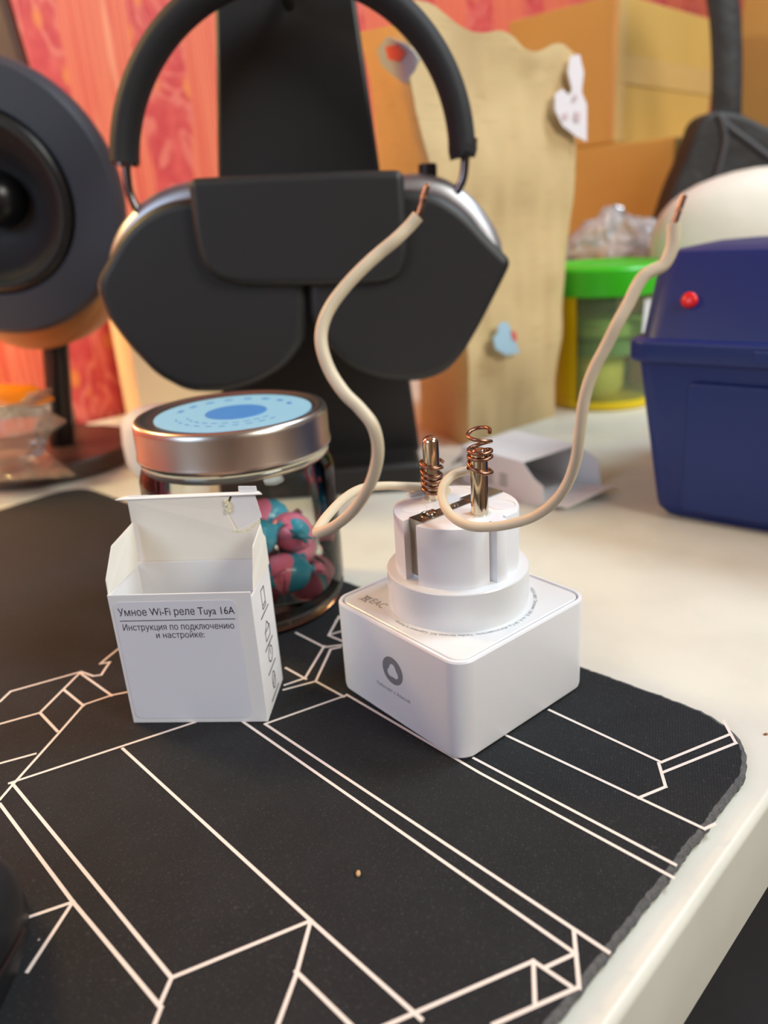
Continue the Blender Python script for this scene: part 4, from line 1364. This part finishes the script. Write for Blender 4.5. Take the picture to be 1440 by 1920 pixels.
# ------------------------------------------------------------------ tub with a green lid
tf = gr(1155, 771, DESK_Z)
TR = 0.0385
tcn = V((tf.x, tf.y + TR, DESK_Z))
tub = thing('tub', 'translucent tub with a bright green lid and yellow bands, between bag and blue box', 'tub', tcn)
tz = at(1100, 552, tcn.y - TR * 0.6).z - DESK_Z
tlz = at(1150, 487, tcn.y + 0.02).z - DESK_Z
RT_ = 0.0425
seg_ = 64
MB().lathe(tcn, [(TR - 0.0015, 0.006), (RT_ - 0.0015, tz)], seg_, cap0=False, cap1=False).build('tub_wall', 'tub', tub, smooth=60)
MB().lathe(tcn, [(TR - 0.001, 0.0003), (TR + 0.0006, 0.001), (TR + 0.0010, 0.0058), (TR - 0.0010, 0.0064), (0.001, 0.0062)], seg_).build('bottom_rim', 'yellow', tub, smooth=40)
for a0, a1 in ((188, 226), (330, 372), (60, 120)):
    yb = MB()
    l_ = []
    for (r_, z_) in ((TR + 0.0002, 0.004), (RT_ + 0.0002, tz)):
        pass
    n_ = 14
    g0 = []
    for rr_ in (0.0, -0.0014):
        for (r_, z_) in ((TR, 0.004), (RT_, tz + 0.001)):
            g0.append([tcn + V((math.cos(R(a0 + (a1 - a0) * k_ / n_)) * (r_ + rr_), math.sin(R(a0 + (a1 - a0) * k_ / n_)) * (r_ + rr_), z_)) for k_ in range(n_ + 1)])
    ring = [g0[0], g0[1], g0[3], g0[2], g0[0]]
    yb.loft(ring, cap0=False, cap1=False, closed=False)
    yb.build('yellow_band', 'yellow', tub, smooth=40)
MB().lathe(tcn, [(RT_ - 0.001, tz - 0.001), (RT_ + 0.0018, tz - 0.0008), (RT_ + 0.0022, tz + 0.001), (RT_ + 0.0018, tlz - 0.003), (RT_ - 0.0005, tlz - 0.0005), (RT_ - 0.003, tlz), (RT_ - 0.006, tlz - 0.0022), (0.001, tlz - 0.0025)], seg_).build('lid', 'green', tub, smooth=40)
def blobc(name, c, r, h, m, label):
    o = MB().lathe(c, [(r * 0.85, 0.0), (r, h * 0.15), (r, h * 0.8), (r * 0.88, h)], 40).build(name, m, smooth=40)
    return tag(o, label, 'modelling dough', 'lumps inside the tub')
blobc('modelling_dough', tcn + V((-0.008, 0.002, 0.0068)), 0.024, 0.030, 'paleyellow', 'pale yellow lump at the bottom of the green-lidded tub')
blobc('modelling_dough', tcn + V((0, 0.002, 0.0372)), 0.034, 0.013, 'palegreen', 'grey-green lump in the middle of the green-lidded tub')
blobc('modelling_dough', tcn + V((0, 0.002, 0.0506)), 0.034, 0.012, 'lime', 'lime green lump uppermost inside the green-lidded tub')
MB().prism([tcn + V((0.016, -0.0372, 0.050)), tcn + V((0.026, -0.0320, 0.050)), tcn + V((0.0265, -0.0325, 0.078)), tcn + V((0.0165, -0.0380, 0.078))], V((0, -0.0006, 0))).build('paper_label', 'tape_label', tub, smooth=0)

# ------------------------------------------------------------------ navy box with a red button
NO = gr(1222, 966, DESK_Z)
NA = (gr(1440, 1004, DESK_Z) - NO).normalized()
NB = V((-NA.y, NA.x, 0))
def nl(u, v, off=0.0):
    q = onp(u, v, NO - NB * off, NB) - NO
    return q.dot(NA), q.z - DESK_Z
nav = thing('storage_box', 'navy blue plastic box with a hinged lid and a red button, standing on the desk', 'box', NO)
def npt(x, y, z):
    return V((NO.x, NO.y, DESK_Z)) + NA * x + NB * y + UZ * z
LEN, DEP = 0.185, 0.125
x_r, z_r = nl(1190, 690, 0.006)
x_l0, z_l0 = nl(1170, 690, 0.010)
x_l1, z_l1 = nl(1170, 648, 0.010)
x_d0, z_d0 = nl(1194, 640, 0.006)
x_d1, z_d1 = nl(1232, 486, -0.012)
def rrect(x0_, x1_, y0_, y1_, z_, r_=0.008, seg=6):
    return round_poly([npt(x0_, y0_, z_), npt(x1_, y0_, z_), npt(x1_, y1_, z_), npt(x0_, y1_, z_)], r_, seg)
bn = MB()
bn.loft([rrect(0.004, LEN - 0.004, 0.004, DEP - 0.004, 0.0004), rrect(0.0008, LEN - 0.001, 0.0008, DEP - 0.001, 0.0045), rrect(0.0, LEN, 0.0, DEP, 0.008), rrect(x_r, LEN - x_r, -0.006, DEP + 0.006, z_r)])
bn.build('bin', 'navy', nav, smooth=30)
z_l0 = max(z_l0, z_r - 0.001)
lp_ = MB()
lp_.loft([rrect(x_l0 + 0.001, LEN - x_l0, -0.010, DEP + 0.010, z_l0, 0.010), rrect(x_l0, LEN - x_l0, -0.011, DEP + 0.011, z_l0 + 0.0015, 0.010), rrect(x_l0, LEN - x_l0, -0.011, DEP + 0.011, z_l1 - 0.001, 0.010), rrect(x_l0 + 0.0015, LEN - x_l0, -0.0095, DEP + 0.0095, z_l1, 0.010)])
lp_.build('rim', 'navy', nav, smooth=30, bevel=(0.0006, 2))
ld_ = MB()
ld_.loft([rrect(x_d0, LEN - x_d0, -0.006, DEP + 0.006, z_l1 - 0.001, 0.010), rrect(x_d1 - 0.001, LEN - x_d1, 0.010, DEP - 0.012, z_d1 - 0.003, 0.012), rrect(x_d1 + 0.002, LEN - x_d1 - 0.002, 0.0125, DEP - 0.014, z_d1, 0.012), rrect(x_d1 + 0.018, LEN - x_d1 - 0.016, 0.024, DEP - 0.024, z_d1 + 0.0012, 0.012)])
ld_.build('lid', 'navy', nav, smooth=30)
# recessed front panel frame: slightly proud border strips round a sunken field
px0, pz0 = nl(1292, 728, 0.004)
fr = MB()
slope = 0.006 / z_r
def fp(x, z, o=0.0):
    return npt(x, -slope * z - o, z)
pan = [fp(px0, 0.006, 0.0002), fp(LEN - 0.03, 0.006, 0.0002), fp(LEN - 0.03, pz0, 0.0002), fp(px0, pz0, 0.0002)]
MB().prism(round_poly(pan, 0.004, 4), -NB * 0.0016).build('front_panel', 'navy', nav, smooth=30, bevel=(0.0006, 2))
# red button on the lid front
tl = (z_l1 + z_d1) / 2
rbx, rbz = nl(1290, 577, 0.0)
fyy = -0.006 + (0.016) * (rbz - z_l1) / max(1e-4, (z_d1 - z_l1))
btn_c = npt(rbx, fyy, rbz)
tilt = V((0, 0, 0)) - NB + UZ * 0.35
tilt.normalize()
bx_ = NA
by_ = tilt.cross(bx_).normalized()
MB().lathe(btn_c, [(0.0034, -0.003), (0.0034, 0.0010), (0.0028, 0.0018), (0.0015, 0.0022), (0.0002, 0.0023)], 28, ax=(bx_, by_, tilt)).build('red_button', 'red_dot', nav, smooth=50)
MB().box(npt(0.040, -0.0118, (z_l0 + z_l1) / 2 - 0.0026), NA * 0.075, NB * 0.002, UZ * 0.0052).build('latch', 'navy', nav, smooth=0, bevel=(0.0008, 2))

# ------------------------------------------------------------------ cushion, red box, black bag, pink cloth at the right
YU = 0.612
uc = at(1462, 455, YU)
ul = at(1224, 425, YU)
ut = at(1440, 312, YU)
rx_, rz_ = uc.x - ul.x, ut.z - uc.z
rbh = uc.z - rz_ * 0.96 - DESK_Z
rdl = at(1225, 470, 0.605)
rdb = MB().box(V((rdl.x, 0.605, DESK_Z + 0.0002)), (0.16, 0, 0), (0, 0.05, 0), (0, 0, rbh)).build('box', 'red_box', smooth=0, bevel=(0.001, 2))
tag(rdb, 'red-orange box under the cream cushion, its corner peeping out above the tub lid', 'box')
loops = []
for i in range(1, 20):
    t = -math.pi / 2 + math.pi * i / 20
    c_, s_ = math.copysign(abs(math.cos(t)) ** 0.75, math.cos(t)), math.copysign(abs(math.sin(t)) ** 0.9, math.sin(t))
    lp = []
    for k_ in range(48):
        a = 2 * math.pi * k_ / 48
        q = V((math.cos(a) * c_ * rx_, math.sin(a) * c_ * 0.037, s_ * rz_))
        q += q * 0.03 * mnoise.noise(q * 18)
        lp.append(uc + q)
    loops.append(lp)
cu_ = MB().loft(loops).build('cushion', 'cushion', smooth=80)
tag(cu_, 'smooth rounded cream-white cushion lying behind the navy box', 'cushion')

YG = 0.662
bb = thing('backpack', 'black fabric bag with a thick upright strap behind the cream cushion', 'bag', V((0.40, YG, DESK_Z)))
bp0 = [(1240, 420), (1262, 350), (1288, 292), (1312, 222), (1340, 206), (1390, 212), (1440, 236), (1560, 300), (1560, 640), (1230, 640)]
q_ = [at(u, v, YG) for u, v in bp0]
q_[-1].z = DESK_Z + 0.0002
q_[-2].z = DESK_Z + 0.0002
MB().prism(round_poly(q_, 0.006, 4), V((0, 0.028, 0))).build('bag_body', 'blackbag', bb, smooth=40, bevel=(0.008, 4, 50))
stp = [at(1362, 245, YG + 0.014), at(1362, 200, YG + 0.014), at(1363, 120, YG + 0.014), at(1360, 40, YG + 0.014), at(1352, -20, YG + 0.014), at(1345, -70, YG + 0.014), at(1400, -100, YG + 0.014), at(1470, -60, YG + 0.014), at(1490, 60, YG + 0.014), at(1495, 260, YG + 0.014)]
MB().tube(smooth_path(stp, 8), 0.0120, 14, flat=((0, 1, 0), 0.35)).build('strap', 'blackbag', bb, smooth=50)
for pts in ([(1345, 214), (1368, 238), (1400, 262), (1450, 300)], [(1352, 222), (1360, 260), (1352, 300), (1340, 340)]):
    MB().tube(smooth_path([at(u, v, YG - 0.001) for u, v in pts], 6), 0.0022, 10).build('piping', 'bagpipe', bb, smooth=60)

pf = at(1440, 250, 0.768)
loops = []
for i in range(1, 12):
    t = math.pi * i / 12
    lp = []
    for k_ in range(28):
        a = 2 * math.pi * k_ / 28
        q = V((math.cos(a) * math.sin(t) * 0.075, math.sin(a) * math.sin(t) * 0.018, -math.cos(t) * 0.5 * (pf.z - DESK_Z + 0.018)))
        q += q * 0.08 * mnoise.noise(q * 24 + V((9, 2, 1)))
        lp.append(V((pf.x + 0.062, 0.770, DESK_Z + 0.5 * (pf.z - DESK_Z + 0.018))) + q)
    loops.append(lp)
pk = MB().loft(loops).build('cloth_bundle', 'pink_fabric', smooth=80)
tag(pk, 'pale pink fabric bundle showing just above the black bag', 'fabric')

# ------------------------------------------------------------------ black mouse at the left edge
mc = gr(-226, 1930, 0)
loops = []
for z_, k_ in ((0.0002, 0.93), (0.003, 1.0), (0.010, 0.99), (0.018, 0.90), (0.024, 0.74), (0.028, 0.50), (0.030, 0.22), (0.0303, 0.02)):
    lp = []
    for j in range(56):
        a = 2 * math.pi * j / 56
        cx_, sy_ = math.cos(a), math.sin(a)
        cx_ = math.copysign(abs(cx_) ** 0.75, cx_)
        sy_ = math.copysign(abs(sy_) ** 0.75, sy_)
        waist = 1 - 0.07 * math.exp(-((sy_ - 0.1) / 0.35) ** 2)
        lp.append(V((mc.x, mc.y - 0.012, 0)) + V((cx_ * 0.0255 * waist * k_, sy_ * 0.046 * k_, z_)))
    loops.append(lp)
ms = thing('computer_mouse', 'black computer mouse cut off by the left edge, lying on the mat', 'mouse', V((mc.x, mc.y - 0.012, 0)))
MB().loft(loops).build('mouse_body', 'mouse', ms, smooth=50)
gp = [V((mc.x, mc.y - 0.012, 0)) + V((0.0250, -0.030 + 0.006 * k_, 0.0115 + 0.0022 * math.sin(k_ * 0.5))) for k_ in range(10)]
MB().tube(smooth_path(gp, 3), 0.0006, 8).build('side_seam', 'black_gloss', ms, smooth=60)
